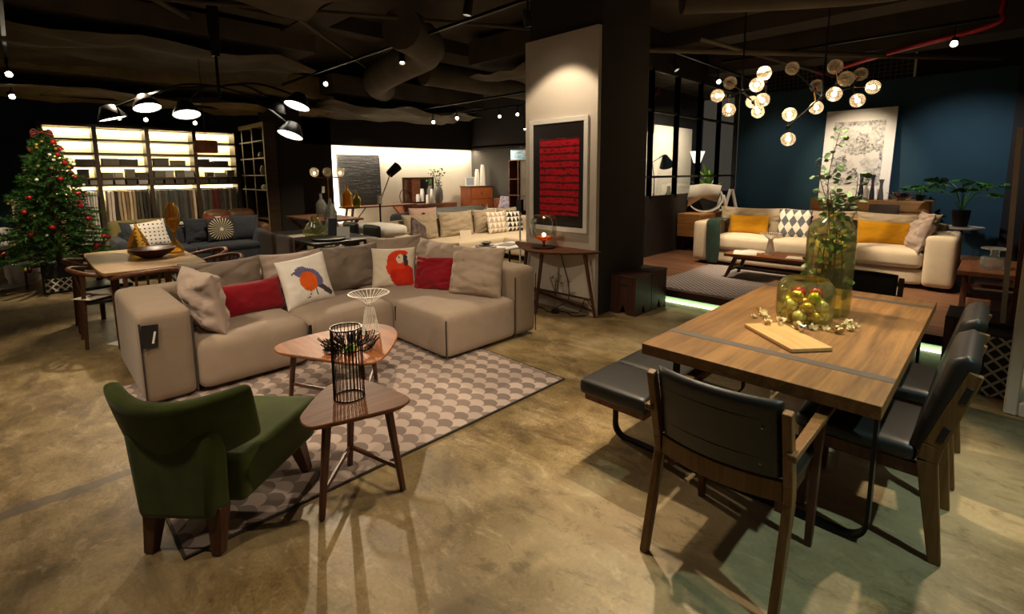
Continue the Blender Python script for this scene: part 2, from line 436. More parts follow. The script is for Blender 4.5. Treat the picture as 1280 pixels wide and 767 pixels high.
# walls
struct(G().box(11.2, 11.35, -.35, 4.2, 0, 3.22).obj('wall_right', M['blue'], smooth=0))
struct(G().box(11.5, 11.6, -.35, 4.3, 3.2, 3.9).obj('wall_upper', M['black_wall'], smooth=0))
struct(G().box(6.9, 11.2, -.5, -.36, 0, 3.9).obj('wall_side', M['green_dark'], smooth=0))
struct(G().box(10.95, 11.19, -.35, -.02, .18, 3.3).obj('trim_corner', M['black_wall'], smooth=0))
struct(G().box(-4, 5.75, 12.62, 12.75, 0, 3.9).obj('wall_back', M['teal_dark'], smooth=0))
struct(G().box(5.6, 10.8, 12.6, 12.75, 0, 2.75).obj('wall_niche', M['niche'], smooth=0))
g = G().box(5.5, 10.9, 12.28, 12.6, 2.42, 2.47).box(5.0, 10.9, 12.2, 12.28, 2.36, 3.9).box(5.0, 5.72, 12.2, 12.6, 0, 3.9)
struct(g.obj('trim_niche', M['black_wall'], smooth=0))
struct(G().box(4.2, 5.0, 12.2, 12.6, 0, 3.9).obj('wall_left', M['black_wall'], smooth=0))
struct(G().box(10.72, 10.85, 7.4, 12.6, 0, 3.9).obj('wall_far', M['far_wall'], smooth=0)).scale = (1, 1, 1)
g = G().box(10.4, 10.48, 7.5, 12.2, 2.36, 3.9).box(10.4, 10.7, 7.5, 12.2, 2.42, 2.47)
struct(g.obj('trim_far', M['black_wall'], smooth=0))
# dark column between the shelves and the niche
struct(G().box(3.72, 4.3, 10.6, 11.3, 0, 3.9).obj('pillar_rear', M['black_wall'], smooth=0))
# window wall
struct(G().box(5.47, 11.2, 4.2, 4.32, 0, 1.17).obj('wall_window', M['pillar_dark'], smooth=0))
struct(G().box(5.47, 11.2, 4.2, 4.32, 3.3, 3.9).obj('wall_window_upper', M['black_wall'], smooth=0))
xs = [5.55, 6.6, 7.5, 8.4, 9.33, 10.22, 11.12]
for k in range(6):
    a, b = xs[k], xs[k+1]
    f = G()
    for x in (a, b): f.box(x-.026, x+.026, 4.19, 4.27, 1.17, 3.3)
    for z in (1.19, 1.53, 2.62, 3.28): f.box(a+.026, b-.026, 4.2, 4.26, z-.02, z+.02)
    w = struct(f.obj(f'window_{k+1}', M['pillar_dark'], smooth=0))
    p = G()
    for z0, z1 in ((1.215, 1.505), (1.555, 2.595), (2.645, 3.255)): p.box(a+.026, b-.026, 4.227, 4.231, z0, z1)
    p.obj('pane', M['pane'], w, smooth=0)
# room beyond the windows
struct(G().box(9.2, 11.75, 6.4, 6.5, 0, 2.6).obj('wall_beyond', M['niche'], smooth=0))
struct(G().box(11.9, 14.1, 6.6, 6.7, 0, 2.85).obj('wall_beyond_grey', M['plaster'], smooth=0))
struct(G().box(9.2, 15.5, 6.9, 7.0, 0, 3.9).obj('wall_beyond_back', M['black_wall'], smooth=0))
# ================================================================== dining group in front
def strap(pts, w, th, ax='x', c=0.):
    """flat steel strap along a 2D path (a,z); ax = axis of its width"""
    P = [Vector(p) for p in pts]; g = G(); v = []; n = len(P)
    for i, p in enumerate(P):
        d = (P[min(i+1, n-1)]-P[max(i-1, 0)]).normalized(); nn = Vector((-d.y, d.x))
        for s1, s2 in ((-1,-1),(1,-1),(1,1),(-1,1)):
            q = p+nn*(th/2*s2); k = c+w/2*s1
            v.append((k, q.x, q.y) if ax == 'x' else (q.x, k, q.y))
    f = [(i*4+a, i*4+(a+1) % 4, i*4+4+(a+1) % 4, i*4+4+a) for i in range(n-1) for a in range(4)]
    f += [(3,2,1,0), tuple(4*(n-1)+a for a in range(4))]
    return g.add(v, f)
def uloop(a0, a1, z0, z1, r, n=6):
    p = [(a0, z1)]
    for i in range(n+1):
        t = PI/2*i/n; p.append((a0+r-r*math.cos(t), z0+r-r*math.sin(t)))
    for i in range(n+1):
        t = PI/2*i/n; p.append((a1-r+r*math.sin(t), z0+r-r*math.cos(t)))
    return p+[(a1, z1)]
TX0, TX1, TY0, TY1 = 2.14, 4.17, .24, 1.22
t = thing('dining_table', 'large smoked oak dining table with grey inlaid bands and black loop legs', 'table', ((TX0+TX1)/2, .73, 0))
G().box(TX0, TX1, TY0, TY1, .695, .75).obj('tabletop', M['oak_top'], t, W=1, bevel=.003)
for x in (2.445, 3.965): lab(G().box(x-.03, x+.03, TY0+.002, TY1-.002, .74, .7512).obj('inlay_band', M['grey_metal'], t, W=1, smooth=0), 'grey band let into the tabletop')
G().box(2.3, 4.0, .36, 1.1, .65, .695).obj('apron', M['black_metal'], t, W=1, smooth=0)
for x in (2.44, 3.87): strap(uloop(.285, 1.175, .008, .69, .09), .055, .014, 'x', x).obj('leg', M['black_metal'], t, W=1)
# bench on the far side of the table
b = thing('dining_bench', 'long black leather bench tucked under the far side of the oak table', 'bench', (3.0, 1.37, 0))
for x0, x1 in ((2.1, 2.462), (2.466, 2.86), (2.864, 3.26), (3.264, 3.86)):
    G().soft(x0, x1, 1.17, 1.58, .385, .47, .022, .006, 4).obj('seat_pad', M['leather'], b, W=1, weld=1e-5, smooth=60)
G().box(2.13, 3.83, 1.19, 1.56, .345, .386).obj('seat_frame', M['walnut'], b, W=1, bevel=.004)
for x in (2.45, 3.55): strap(uloop(1.2, 1.56, .008, .345, .07), .045, .012, 'x', x).obj('leg', M['black_metal'], b, W=1)

def chair_back(g, x0, hw, z0, z1, th, bow, n=24, m=20):
    """bowed leather pad; bow towards -x in the middle, rounded top"""
    fr, bk = [], []
    for j in range(m+1):
        q = j/m; z = z0+(z1-z0)*q; tt = th*math.sqrt(max(.04, 1-max(0, (q-.9)/.1)**2))
        lean = -.075*q*(z1-z0)/.32
        for i in range(n+1):
            u = 2*i/n-1; x = x0+lean-bow*(1-u*u); e = math.sqrt(max(.15, 1-max(0, (abs(u)-.92)/.08)**2))
            fr.append((x+tt/2*e, hw*u, z)); bk.append((x-tt/2*e, hw*u, z))
    k = n+1; f = []; N_ = len(fr)
    for j in range(m):
        for i in range(n):
            q = (j*k+i, j*k+i+1, (j+1)*k+i+1, (j+1)*k+i); f += [q, tuple(N_+a for a in q)[::-1]]
    for i in range(n):
        f += [(i+1, i, N_+i, N_+i+1), (m*k+i, m*k+i+1, N_+m*k+i+1, N_+m*k+i)]
    for j in range(m):
        f += [(j*k, (j+1)*k, N_+(j+1)*k, N_+j*k), ((j+1)*k+n, j*k+n, N_+j*k+n, N_+(j+1)*k+n)]
    return g.add(fr+bk, f)
def post(y, pts, w, d0):
    g = G()
    for (x0, z0, a), (x1, z1, b_) in zip(pts[:-1], pts[1:]):
        g.bar((x0, y, z0), (x1, y, z1), w, a, w, b_, up=(1, 0, 0))
    return g
def bowed_rail(x0, hw, z0, z1, th, bow, n=12):
    v = []; f = []
    for i in range(n+1):
        u = 2*i/n-1; x = x0-bow*(1-u*u)
        v += [(x-th/2, hw*u, z0), (x+th/2, hw*u, z0), (x+th/2, hw*u, z1), (x-th/2, hw*u, z1)]
    for i in range(n):
        for a in range(4): f.append((i*4+a, i*4+(a+1) % 4, i*4+4+(a+1) % 4, i*4+4+a))
    return G().add(v, f+[(3,2,1,0), tuple(4*n+a for a in range(4))])
def armchair(loc, rz, label):
    t = thing('dining_armchair', label, 'chair', loc, rz, 'black leather and oak chairs round the dining table')
    for s in (-1, 1):
        post(.252*s, [(-.275, 0, .034), (-.165, .42, .054), (-.178, .5, .052), (-.262, .80, .034)], .032, 0).obj('rear_leg', M['oak_chair'], t, bevel=.004, weld=1e-4)
        g = G().bar((.25, .235*s, 0), (.245, .24*s, .42), .028, .03, .034, .042, up=(1,0,0)).bar((.245, .24*s, .42), (.2, .262*s, .625), .034, .042, .03, .036, up=(1,0,0))
        g.obj('front_leg', M['walnut_leg'], t, bevel=.003)
        a = G().bar((-.255, .268*s, .635), (.27, .268*s, .645), .034, .026, .05, .022).obj('armrest', M['oak_chair'], t, bevel=.005)
    G().soft(-.16, .28, -.232, .232, .405, .475, .025, .008, 6).obj('seat', M['leather'], t, weld=1e-5, smooth=60)
    G().box(-.15, .26, -.225, -.2, .355, .41).box(-.15, .26, .2, .225, .355, .41).box(.235, .26, -.2, .2, .355, .41).obj('seat_frame', M['walnut_leg'], t)
    bowed_rail(-.18, .234, .425, .505, .024, .045).obj('back_rail', M['oak_chair'], t, bevel=.003)
    bk = chair_back(G(), -.168, .232, .515, .825, .05, .045).obj('backrest', M['leather'], t, smooth=75)
    g = G()
    for z in (.585, .745):
        x0 = -.168-.075*(z-.515)/.32
        g.tube([(x0-.045*(1-u*u)-.0255, .225*u, z) for u in [k/8-1 for k in range(17)]], .0016, 4)
    lab(g.obj('seam', M['black'], bk), 'stitched seam across the back pad')
    for p_ in ((-.262, -.175, .715), (-.225, -.165, .56)): lab(G().ball(p_, .005, 8).obj('rivet', M['steel'], bk), 'small steel rivet')
    return t
def side_chair(loc, rz, label):
    t = thing('dining_chair', label, 'chair', loc, rz, 'black leather and oak chairs round the dining table')
    for s in (-1, 1):
        p = post(.232*s, [(-.262, 0, .042), (-.205, .43, .07), (-.218, .5, .066), (-.318, .83, .046)], .03, 0).obj('rear_leg', M['oak_chair'], t, bevel=.004, weld=1e-4)
        for z, x in ((.56, -.243), (.74, -.295)): lab(G().bar((x+.008, .2475*s, z-.034), (x-.012, .2475*s, z+.034), .004, .022, up=(1,0,0)).obj('slot_cover', M['black'], p, bevel=.002), 'black oval fitting on the chair post')
        G().bar((.235, .215*s, 0), (.23, .215*s, .42), .026, .028, .036, .042, up=(1,0,0)).obj('front_leg', M['walnut_leg'], t, bevel=.003)
    G().soft(-.17, .28, -.245, .245, .40, .475, .028, .01, 6).obj('seat', M['leather'], t, weld=1e-5, smooth=60)
    G().box(-.2, .26, -.232, -.2, .345, .40).box(-.2, .26, .2, .232, .345, .40).box(.235, .26, -.2, .2, .345, .40).box(-.2, -.175, -.2, .2, .345, .4).obj('seat_frame', M['walnut_leg'], t)
    chair_back(G(), -.19, .243, .47, .89, .098, .0).obj('backrest', M['leather'], t, smooth=75)
    return t
armchair((2.01, .695, 0), 0, 'oak and black leather armchair at the near short end of the oak table')
armchair((4.36, .73, 0), PI, 'black leather armchair at the far short end of the oak table, behind the glass vase')
side_chair((2.74, .325, 0), PI/2, 'black leather side chair on the right of the oak table, nearest the camera')
side_chair((3.42, .32, 0), PI/2, 'black leather side chair on the right of the oak table, second from the camera')

# ------------------------------------------------------------------ things on the table
TZ = .7513
JC = (3.13, .75); VC = (3.395, .70)
def vessel(prof_o, th, n=36):
    inner = [(max(.0005, r-th), z+(th if i == 0 else 0)) for i, (r, z) in enumerate(prof_o)]
    inner[0] = (max(.0005, prof_o[1][0]-th), th*1.5); inner[1] = inner[0] if False else inner[1]
    return G().lathe([(.0005, 0)]+prof_o+inner[::-1]+[(.0005, th*1.5)], n, cap=False)
po = [(.12, 0), (.138, .012), (.146, .05), (.147, .17), (.143, .2), (.128, .225), (.115, .237), (.112, .243)]
o = vessel(po, .004).obj('glass_jar', M['glass_olive'], loc=(*JC, TZ), smooth=60)
tag(o, 'low wide olive glass jar filled with christmas baubles on the oak table', 'jar')
po = [(.108, 0), (.12, .012), (.126, .06), (.127, .46), (.122, .51), (.1, .555), (.06, .58), (.05, .6), (.056, .612)]
o = vessel(po, .004).obj('glass_vase', M['glass_olive'], loc=(*VC, TZ), smooth=60)
tag(o, 'tall olive glass vase holding leafy branches behind the bauble jar', 'vase')
placed = []
kinds = ['gold', 'white', 'green', 'gold', 'white', 'gold', 'green', 'white', 'gold', 'gold', 'green', 'white', 'gold', 'white', 'green', 'gold', 'red', 'red', 'white', 'gold']
# fixed stacking: bottom layer, middle layer, top layer inside the jar
spots = [(math.cos(a)*.095, math.sin(a)*.095, .043) for a in [k*PI/4 for k in range(8)]]+[(0, 0, .045)]
spots += [(math.cos(a)*.09, math.sin(a)*.09, .098) for a in [k*PI/3+.4 for k in range(6)]]+[(.01, 0, .103)]
spots += [(.06, -.04, .152), (.055, .045, .15), (-.03, -.055, .148), (-.05, .03, .149)]
blab = {'gold': 'gold bauble', 'white': 'pearl white bauble', 'green': 'lime green bauble', 'red': 'dark red bauble'}
base_b = {}
for i, (x, y, z) in enumerate(spots):
    k = kinds[i % len(kinds)]
    if i == 16: k = 'red'
    elif i == 17: k = 'red'
    elif i == 18: k = 'green'
    r = .036 if i % 3 else .033
    if k not in base_b:
        o = G().ball((0, 0, 0), .034, 18).obj('christmas_bauble', M['bauble_'+k], smooth=80)
        G().lathe([(.007, .032), (.007, .041), (.001, .042)], 8).obj('cap', M['brass'], o)
        base_b[k] = o
    else: o = dup(base_b[k])
    o.location = (JC[0]+x, JC[1]+y, TZ+z-.004); s = r/.034; o.scale = (s, s, s); o.rotation_euler = (R.uniform(-2, 2), R.uniform(-1, 1), 0)
    lay = 'in the bottom layer' if i < 9 else 'in the middle layer' if i < 16 else 'on top of the heap'
    tag(o, f'{blab[k]} {lay} inside the olive glass jar', 'bauble', f'{k} baubles {lay} of the jar')
# leafy branches in the vase
def leafy(g, gl, pts, n, size, mi=0, r0=.004, spread=.05, oval=.75):
    P = curve_pts(pts, 8); g.tube(P, [r0*(1-.6*i/len(P)) for i in range(len(P))], 6)
    for k in range(n):
        t = (.25+.75*(k+R.random())/n); p = P[min(len(P)-1, int(t*len(P)))]
        d = Vector((R.uniform(-1, 1), R.uniform(-1, 1), R.uniform(-.3, .7))).normalized(); c = p+d*R.uniform(.3, 1)*spread
        leaf(gl, c, d, size*R.uniform(.7, 1.2), oval); g.tube([p, c], .0012, 4)
def leaf(g, c, d, s, oval=.6, droop=.15):
    d = d.normalized(); a = d.orthogonal().normalized(); a.rotate(Matrix.Rotation(R.uniform(0, 6.28), 3, d)); nrm = d.cross(a)
    v = []
    for q, w in ((0, .0), (.25, .8), (.55, 1.), (.85, .55), (1., 0)):
        m = c+d*(s*q)-Vector((0, 0, droop*s*q*q)); v += [m+a*(w*s*oval/2)+nrm*(.06*s*w), m-nrm*.0, m-a*(w*s*oval/2)+nrm*(.06*s*w)]
    f = []
    for i in range(4):
        k = i*3; f += [(k, k+1, k+4, k+3), (k+1, k+2, k+5, k+4)]
    g.add(v, f)
br = thing('leafy_branch', 'tall eucalyptus branches with small round leaves standing in the tall glass vase', 'plant', (VC[0], VC[1], TZ+.01))
gs, gl = G(), G()
leafy(gs, gl, [(0, 0, 0), (.01, .0, .3), (-.03, .01, .55), (-.04, .03, .8), (0, .0, 1.07)], 54, .045)
leafy(gs, gl, [(.02, 0, 0), (.03, -.02, .3), (.01, -.03, .58), (.05, -.09, .68), (.03, -.10, .82)], 26, .045)
leafy(gs, gl, [(-.02, 0, 0), (-.03, .03, .25), (-.01, .02, .58), (-.03, .06, .75), (-.06, .1, .9)], 22, .042)
leafy(gs, gl, [(.0, .02, 0), (.05, -.05, .2), (.03, -.05, .4), (.0, -.02, .5)], 26, .05)
leafy(gs, gl, [(.01, 0, .1), (.0, -.01, .45), (-.02, .0, .62), (-.03, .02, .72)], 44, .04, spread=.07)
leafy(gs, gl, [(.0, 0, .1), (.02, .0, .45), (.05, -.03, .64), (.09, -.07, .66)], 34, .04, spread=.06)
leafy(gs, gl, [(.0, .02, 0), (-.05, .05, .2), (-.04, .05, .38), (.0, .03, .52)], 22, .05)
gs.obj('stem', M['stem'], br); gl.obj('foliage', M['leaf_eu'], br, smooth=0)
# chopping board
c = Vector((2.71, .725, TZ)); an = math.atan2(-.31, -.26)
g = G(); 
o = G().prism([(-.2, -.105), (.2, -.105), (.2, .105), (-.2, .105)], 0, .02).obj('chopping_board', M['bamboo'], loc=c, rz=an, bevel=.004)
tag(o, 'pale bamboo chopping board lying on the oak table in front of the glass jar', 'chopping board')
# dried flower pieces scattered round the jar
def dried_flower(s):
    g = G()
    for k in range(6):
        a = k*PI/3+R.uniform(-.2, .2); d = Vector((math.cos(a), math.sin(a), R.uniform(.1, .7)))
        leaf(g, Vector((0, 0, .004)), d, s*R.uniform(.8, 1.1), .9, -.2)
    return g
fl = [(-.17, -.09), (-.21, -.02), (-.20, .06), (-.24, .12), (-.13, .16), (-.07, .2), (-.02, -.19), (.05, -.2), (-.08, -.18), (-.13, -.14), (.0, -.23), (.1, -.2), (-.28, .04), (-.25, -.04), (-.3, .1), (.04, -.25), (-.05, -.24), (-.14, -.2), (-.02, .22), (-.15, .22)]
protos = [dried_flower(.024).obj('dried_flower', M['petal'], smooth=0) for _ in range(3)]
for i, (x, y) in enumerate(fl):
    o = protos[i] if i < 3 else dup(protos[i % 3])
    side = 'right of' if y < -.15 else 'left of' if y > .1 else 'in front of'
    z = TZ+.0005
    px, py = JC[0]+x, JC[1]+y
    # pieces lying on the board sit on its top face
    q = Vector((px-c.x, py-c.y)); lx = q.x*math.cos(-an)-q.y*math.sin(-an); ly = q.x*math.sin(-an)+q.y*math.cos(-an)
    on = abs(lx) < .235 and abs(ly) < .14
    if on: z = TZ+.021
    o.location = (px, py, z); o.rotation_euler = (0, 0, R.uniform(0, 6)); s = R.uniform(.8, 1.5); o.scale = (s, s, s)
    tag(o, f'cream dried flower piece {"on the chopping board beside" if on else "scattered on the oak table " + side} the olive jar', 'dried flower', f'dried flowers {"on the board" if on else side + " the jar"}')
o = G().lathe([(.001, 0), (.016, .004), (.02, .018), (.012, .03), (.015, .036), (.001, .04)], 14).rx(rad(80)).obj('pewter_ornament', M['steel'], loc=(2.80, .69, TZ+.042), rz=.6, smooth=60)
tag(o, 'small silver grey ornament lying on the chopping board edge', 'ornament')

# ================================================================== green chair
t = thing('accent_chair', 'low green velvet accent chair with winged back seen from behind', 'chair', (.55, 2.525, 0), rad(42))
v = []; n = 12
def wing(s):  # back shell outline in plan
    return Vector((-.315+.17*abs(s)**2.2, .325*s))
g = G(); pf = []
m = 5
for i in range(n+1):
    s = 2*i/n-1; p = wing(s); d = (wing(min(1, s+.02))-wing(max(-1, s-.02))).normalized(); nn = Vector((d.y, -d.x))  # forward
    if nn.x < 0: nn = -nn
    zt = .69+.035*abs(s)**2; zb = .40+.05*abs(s)**3; th = .085*(1-.25*abs(s)**4); lean = .05
    ring = []
    for a, q in ((0, 0), (1, 0), (1, .5), (1, 1), (0, 1), (0, .5)):
        z = zb+(zt-zb)*q; o_ = p+nn*(th*a); ring.append((o_.x-lean*(q-.5)*1.6, o_.y*(1+.05*q)+.035, z))
    pf.append(ring)
vv = [p for r_ in pf for p in r_]; ff = [(i*6+k, i*6+(k+1) % 6, i*6+6+(k+1) % 6, i*6+6+k) for i in range(n) for k in range(6)]
ff += [(5,4,3,2,1,0), tuple(n*6+k for k in range(6))]
g.add(vv, ff)
g.obj('backrest', M['green_velvet'], t, bevel=.03, seg=3, smooth=80, sub=1)
v = [(-.30, -.15, .165), (-.19, -.18, .165), (-.19, .2, .165), (-.30, .17, .165), (-.288, -.165, .55), (-.2, -.19, .55), (-.2, .23, .55), (-.288, .215, .55)]
G().add(v, [(3,2,1,0),(4,5,6,7),(0,1,5,4),(1,2,6,5),(2,3,7,6),(3,0,4,7)]).obj('back_panel', M['green_velvet'], t, bevel=.03, seg=3, smooth=60)
v = [(-.2, -.235, .18), (.36, -.30, .19), (.36, .30, .19), (-.2, .235, .18), (-.2, -.25, .40), (.38, -.325, .415), (.38, .325, .415), (-.2, .25, .40)]
g = G().add(v, [(3,2,1,0),(4,5,6,7),(0,1,5,4),(1,2,6,5),(2,3,7,6),(3,0,4,7)])
g.obj('seat', M['green_velvet'], t, bevel=.035, seg=4, smooth=60)
for x, y, x2, y2 in ((-.27, .15, -.235, .14), (-.27, -.15, -.235, -.14), (.31, .26, .27, .23), (.31, -.26, .27, -.23)):
    z0 = .013 if x > 0 else .0
    G().bar((x, y, z0), (x2, y2, .2), .042, .042, .07, .07, up=(1, 0, 0)).obj('leg', M['walnut_leg'], t, bevel=.004)

# ================================================================== little tables, rug
def tri_table(name, label, loc, outline, z, legs, th, mt, foot=.0):
    t = thing(name, label, 'table', loc)
    o = rpoly(outline, 8); cx = sum(p[0] for p in o)/len(o); cy = sum(p[1] for p in o)/len(o)
    def ring(k, zz): return [(cx+(x-cx)*k, cy+(y-cy)*k, zz) for x, y in o]
    L = len(o); v = ring(.93, z-th)+ring(1., z-th*.35)+ring(1., z-th*.15)+ring(.985, z)
    f = [tuple(range(L))[::-1], tuple(range(3*L, 4*L))]+[(r*L+i, r*L+(i+1) % L, (r+1)*L+(i+1) % L, (r+1)*L+i) for r in range(3) for i in range(L)]
    G().add(v, f).obj('tabletop', mt, t, W=1, smooth=30)
    P = []
    for (x, y), (xt, yt) in legs:
        G().bar((x, y, foot), (xt, yt, z-th), .026, .026, .036, .036, up=(1, 0, 0)).obj('leg', M['walnut_leg'], t, W=1, bevel=.006)
        q = (.13 if z < .6 else .2)/z; P.append((x+(xt-x)*q, y+(yt-y)*q, z*q))
    C0 = [sum(p[i] for p in P)/len(P) for i in range(3)]
    for p in P[:2] if len(P) == 3 else P: G().bar(p, P[2] if len(P) == 3 else C0, .016, .022).obj('stretcher', M['walnut_leg'], t, W=1, bevel=.003)
    return t
tri_table('side_table', 'small rounded triangular walnut side table next to the green chair', (1.07, 2.2, 0),
    [(.80, 2.18), (.795, 2.08), (.87, 2.04), (1.05, 1.985), (1.2, 1.955), (1.27, 2.0), (1.26, 2.15), (1.23, 2.33), (1.17, 2.43), (1.07, 2.44), (.96, 2.36), (.86, 2.26)],
    .5, [((.845, 2.115), (.9, 2.12)), ((1.235, 2.035), (1.18, 2.06)), ((1.14, 2.42), (1.13, 2.34))], .026, M['walnut_top'], .0)
tri_table('coffee_table', 'larger rounded triangular walnut coffee table in front of the corner sofa', (1.55, 3.2, 0),
    [(1.12, 3.40), (1.14, 3.31), (1.25, 3.08), (1.36, 2.85), (1.45, 2.75), (1.55, 2.75), (1.74, 2.92), (1.9, 3.12), (1.96, 3.3), (1.91, 3.46), (1.75, 3.54), (1.45, 3.57), (1.25, 3.55), (1.15, 3.5)],
    .42, [((1.23, 3.49), (1.25, 3.42)), ((1.83, 3.35), (1.79, 3.33)), ((1.50, 2.87), (1.49, 2.93))], .028, M['walnut_y'], .013)
o = G().box(.34, 2.86, 2.3, 4.62, .0, .012).obj('scale_rug', M['scales'], smooth=0)
for a_ in ((.334, 2.866, 2.292, 2.304), (2.856, 2.868, 2.3, 4.62), (.332, .344, 2.3, 4.62)): lab(G().box(a_[0], a_[1], a_[2], a_[3], 0, .0125).obj('binding', M['piping'], o, smooth=0), 'dark edge binding')
tag(o, 'beige and taupe fish scale patterned rug under the coffee table', 'rug')

# wire lantern on the side table
t = thing('wire_lantern', 'tall black wire cylinder lantern standing on the small side table', 'lantern', (1.065, 2.225, .5))
g = G()
for k in range(26):
    a = 2*PI*k/26; x, y = .073*math.cos(a), .073*math.sin(a); g.tube([(x, y, .003), (x, y, .36)], .0022, 5)
g.obj('wire_cage', M['black_metal'], t)
for z in (.004, .358): G().tube([(.073*math.cos(a), .073*math.sin(a), z) for a in [k*PI/16 for k in range(32)]], .004, 6, True).obj('ring', M['black_metal'], t)
# white wire fruit stand on the coffee table
def wire_stand(loc, label, s=1., grp=None):
    t = thing('wire_fruit_stand', label, 'fruit stand', loc, 0, grp)
    g = G()
    for k in range(26):
        a = 2*PI*k/26; ca, sa = math.cos(a), math.sin(a)
        g.tube([(.058*s*ca, .058*s*sa, .003), (.024*s*ca, .024*s*sa, .2*s)], .0022*s, 5)
    g.obj('base_wires', M['white_metal'], t)
    g = G()
    for k in range(26):
        a = 2*PI*k/26; ca, sa = math.cos(a), math.sin(a)
        g.tube([(.024*s*ca, .024*s*sa, .2*s), (.075*s*ca, .075*s*sa, .245*s), (.13*s*ca, .13*s*sa, .275*s)], .0022*s, 5)
    g.obj('dish_wires', M['white_metal'], t)
    for r, z in ((.058, .004), (.024, .2), (.131, .275)):
        G().tube([(r*s*math.cos(a), r*s*math.sin(a), z*s) for a in [k*PI/16 for k in range(32)]], .0034*s, 6, True).obj('ring', M['white_metal'], t)
    return t
wire_stand((1.76, 3.27, .42), 'white wire fruit stand with flared dish on the walnut coffee table', 1.12)
# twig bowl
t = thing('twig_bowl', 'low bowl of tangled black metal twigs on the walnut coffee table', 'bowl', (1.5, 3.08, .42))
g = G()
for k in range(80):
    a = R.uniform(0, 2*PI); r = R.uniform(.02, .14); p = Vector((r*math.cos(a), r*math.sin(a), .006)); b_ = a+R.uniform(-.8, .8)
    q = p+Vector((math.cos(b_)*R.uniform(.05, .1), math.sin(b_)*R.uniform(.05, .1), R.uniform(.02, .085))); g.tube([p, (p+q)/2+Vector((R.uniform(-.01, .01), R.uniform(-.01, .01), -.004)), q], .004, 5)
    e = q-p; e.rotate(Matrix.Rotation(R.choice((-.7, .7)), 3, 'Z')); g.tube([(p+q)/2, (p+q)/2+e*.5], .0032, 5)
g.obj('twigs', M['black_metal'], t)
g = G(); gl = G()
for k in range(16):
    a = R.uniform(0, 6.28); leaf(gl, Vector((0, 0, .0)), Vector((math.cos(a), math.sin(a), R.uniform(.4, 1.6))), R.uniform(.04, .07), .5)
o = gl.obj('air_plant', M['leaf_lime'], loc=(1.46, 3.0, .427), smooth=0); tag(o, 'little lime green air plant sitting in the black twig bowl', 'plant')
# ================================================================== corner sofa
t = thing('corner_sofa', 'large taupe corner sofa with dark piping and chaise on the scale rug', 'sofa', (2.0, 4.3, 0))
def blk(name, mt, x0, x1, y0, y1, z0, z1, r=.05, puff=.012, n=8, top=0., par=None):
    return G().soft(x0, x1, y0, y1, z0, z1, r, puff, n, 0, top).obj(name, mt, par or t, W=1, weld=1e-5, smooth=70)
arm = blk('armrest', M['taupe'], .47, .79, 4.03, 5.2, .03, .67, .055, .01)
for x in (.478, .782): G().tube([(x, 4.036, .05), (x, 4.036, .45), (x, 4.045, .61)], .006, 6).obj('piping', M['piping'], arm, W=1)
blk('seat', M['taupe_l'], .79, 1.6, 4.0, 5.0, .04, .41, .07, .014, 8, .015)
blk('seat', M['taupe_l'], 1.605, 2.42, 4.0, 5.0, .04, .41, .07, .014, 8, .015)
ch = blk('chaise', M['taupe_l'], 2.425, 3.27, 3.22, 5.0, .03, .415, .05, .012, 8, .015)
G().tube([(2.432, 3.228, .035), (2.432, 3.228, .37)], .007, 6).obj('piping', M['piping'], ch, W=1)
sb = blk('side_back', M['taupe'], 3.25, 3.55, 3.21, 5.25, .03, .70, .06, .01)
G().tube([(3.256, 3.217, .035), (3.256, 3.217, .62)], .006, 6).obj('piping', M['piping'], sb, W=1)
G().tube([(3.545, 3.217, .035), (3.545, 3.217, .62)], .005, 6).obj('piping', M['piping'], sb, W=1)
blk('back', M['taupe'], .5, 3.5, 4.98, 5.25, .03, .66, .06, .01, 12)
for x in (1.602, 2.423): lab(G().box(x-.012, x+.012, 3.985, 4.0, .22, .36).obj('seat_clip', M['black'], t, W=1, bevel=.002), 'black clip joining two seat units')
def cushion(name, mt, w, h, th, loc, rz, lean, par=None, seed=0, paint=None, n=34, wr=.03, sag=.5, roll=0.):
    g = G().pillow(w, h, th, n, paint, seed, wr, .09, sag)
    if roll: g.tf(Matrix.Translation((0, 0, h/2)) @ Matrix.Rotation(roll, 4, 'Y') @ Matrix.Translation((0, 0, -h/2)))
    g.rx(-lean); g.rz(rz); g.sh(*loc)
    return g.obj(name, mt, par, W=bool(par), smooth=75, weld=1e-5)
for i, (x, w, mt) in enumerate(((1.2, .66, 'taupe_d'), (1.80, .6, 'rose'), (2.40, .66, 'taupe_d'))):
    cushion('back_cushion', M[mt], w, .49, .24, (x, 4.78, .385), 0, .14, t, i+1, wr=.03)
cushion('back_cushion', M['taupe_l'], .66, .53, .26, (2.96, 4.80, .385), -.25, .14, t, 5, wr=.03)
cushion('back_cushion', M['taupe_l'], .70, .52, .27, (3.07, 4.26, .385), -PI/2, .14, t, 6, wr=.035)
def scatter(name, label, mt, w, h, th, loc, rz, lean, seed, paint=None, n=34, group=None, wr=.016, sag=.35, roll=0.):
    g = G().pillow(w, h, th, n, paint, seed, wr, .06, sag)
    if roll: g.tf(Matrix.Translation((0, 0, h/2)) @ Matrix.Rotation(roll, 4, 'Y') @ Matrix.Translation((0, 0, -h/2)))
    g.rx(-lean)
    o = g.obj(name, mt, None, loc=loc, rz=rz, smooth=75, weld=1e-5); return tag(o, label, 'cushion', group)
scatter('scatter_cushion', 'crumpled rose beige cushion against the left arm of the corner sofa', M['rose'], .62, .48, .22, (.965, 4.36, .405), PI/2+.10, .14, 11, wr=.032)
scatter('lumbar_cushion', 'long crimson cushion on the left part of the corner sofa', M['red'], .56, .29, .15, (1.34, 4.50, .41), .16, .22, 12)
def ell(u, v, cx, cy, a, b, r=0.):
    x, y = u-cx, v-cy; c, s = math.cos(r), math.sin(r)
    return ((x*c+y*s)/a)**2+((-x*s+y*c)/b)**2 < 1
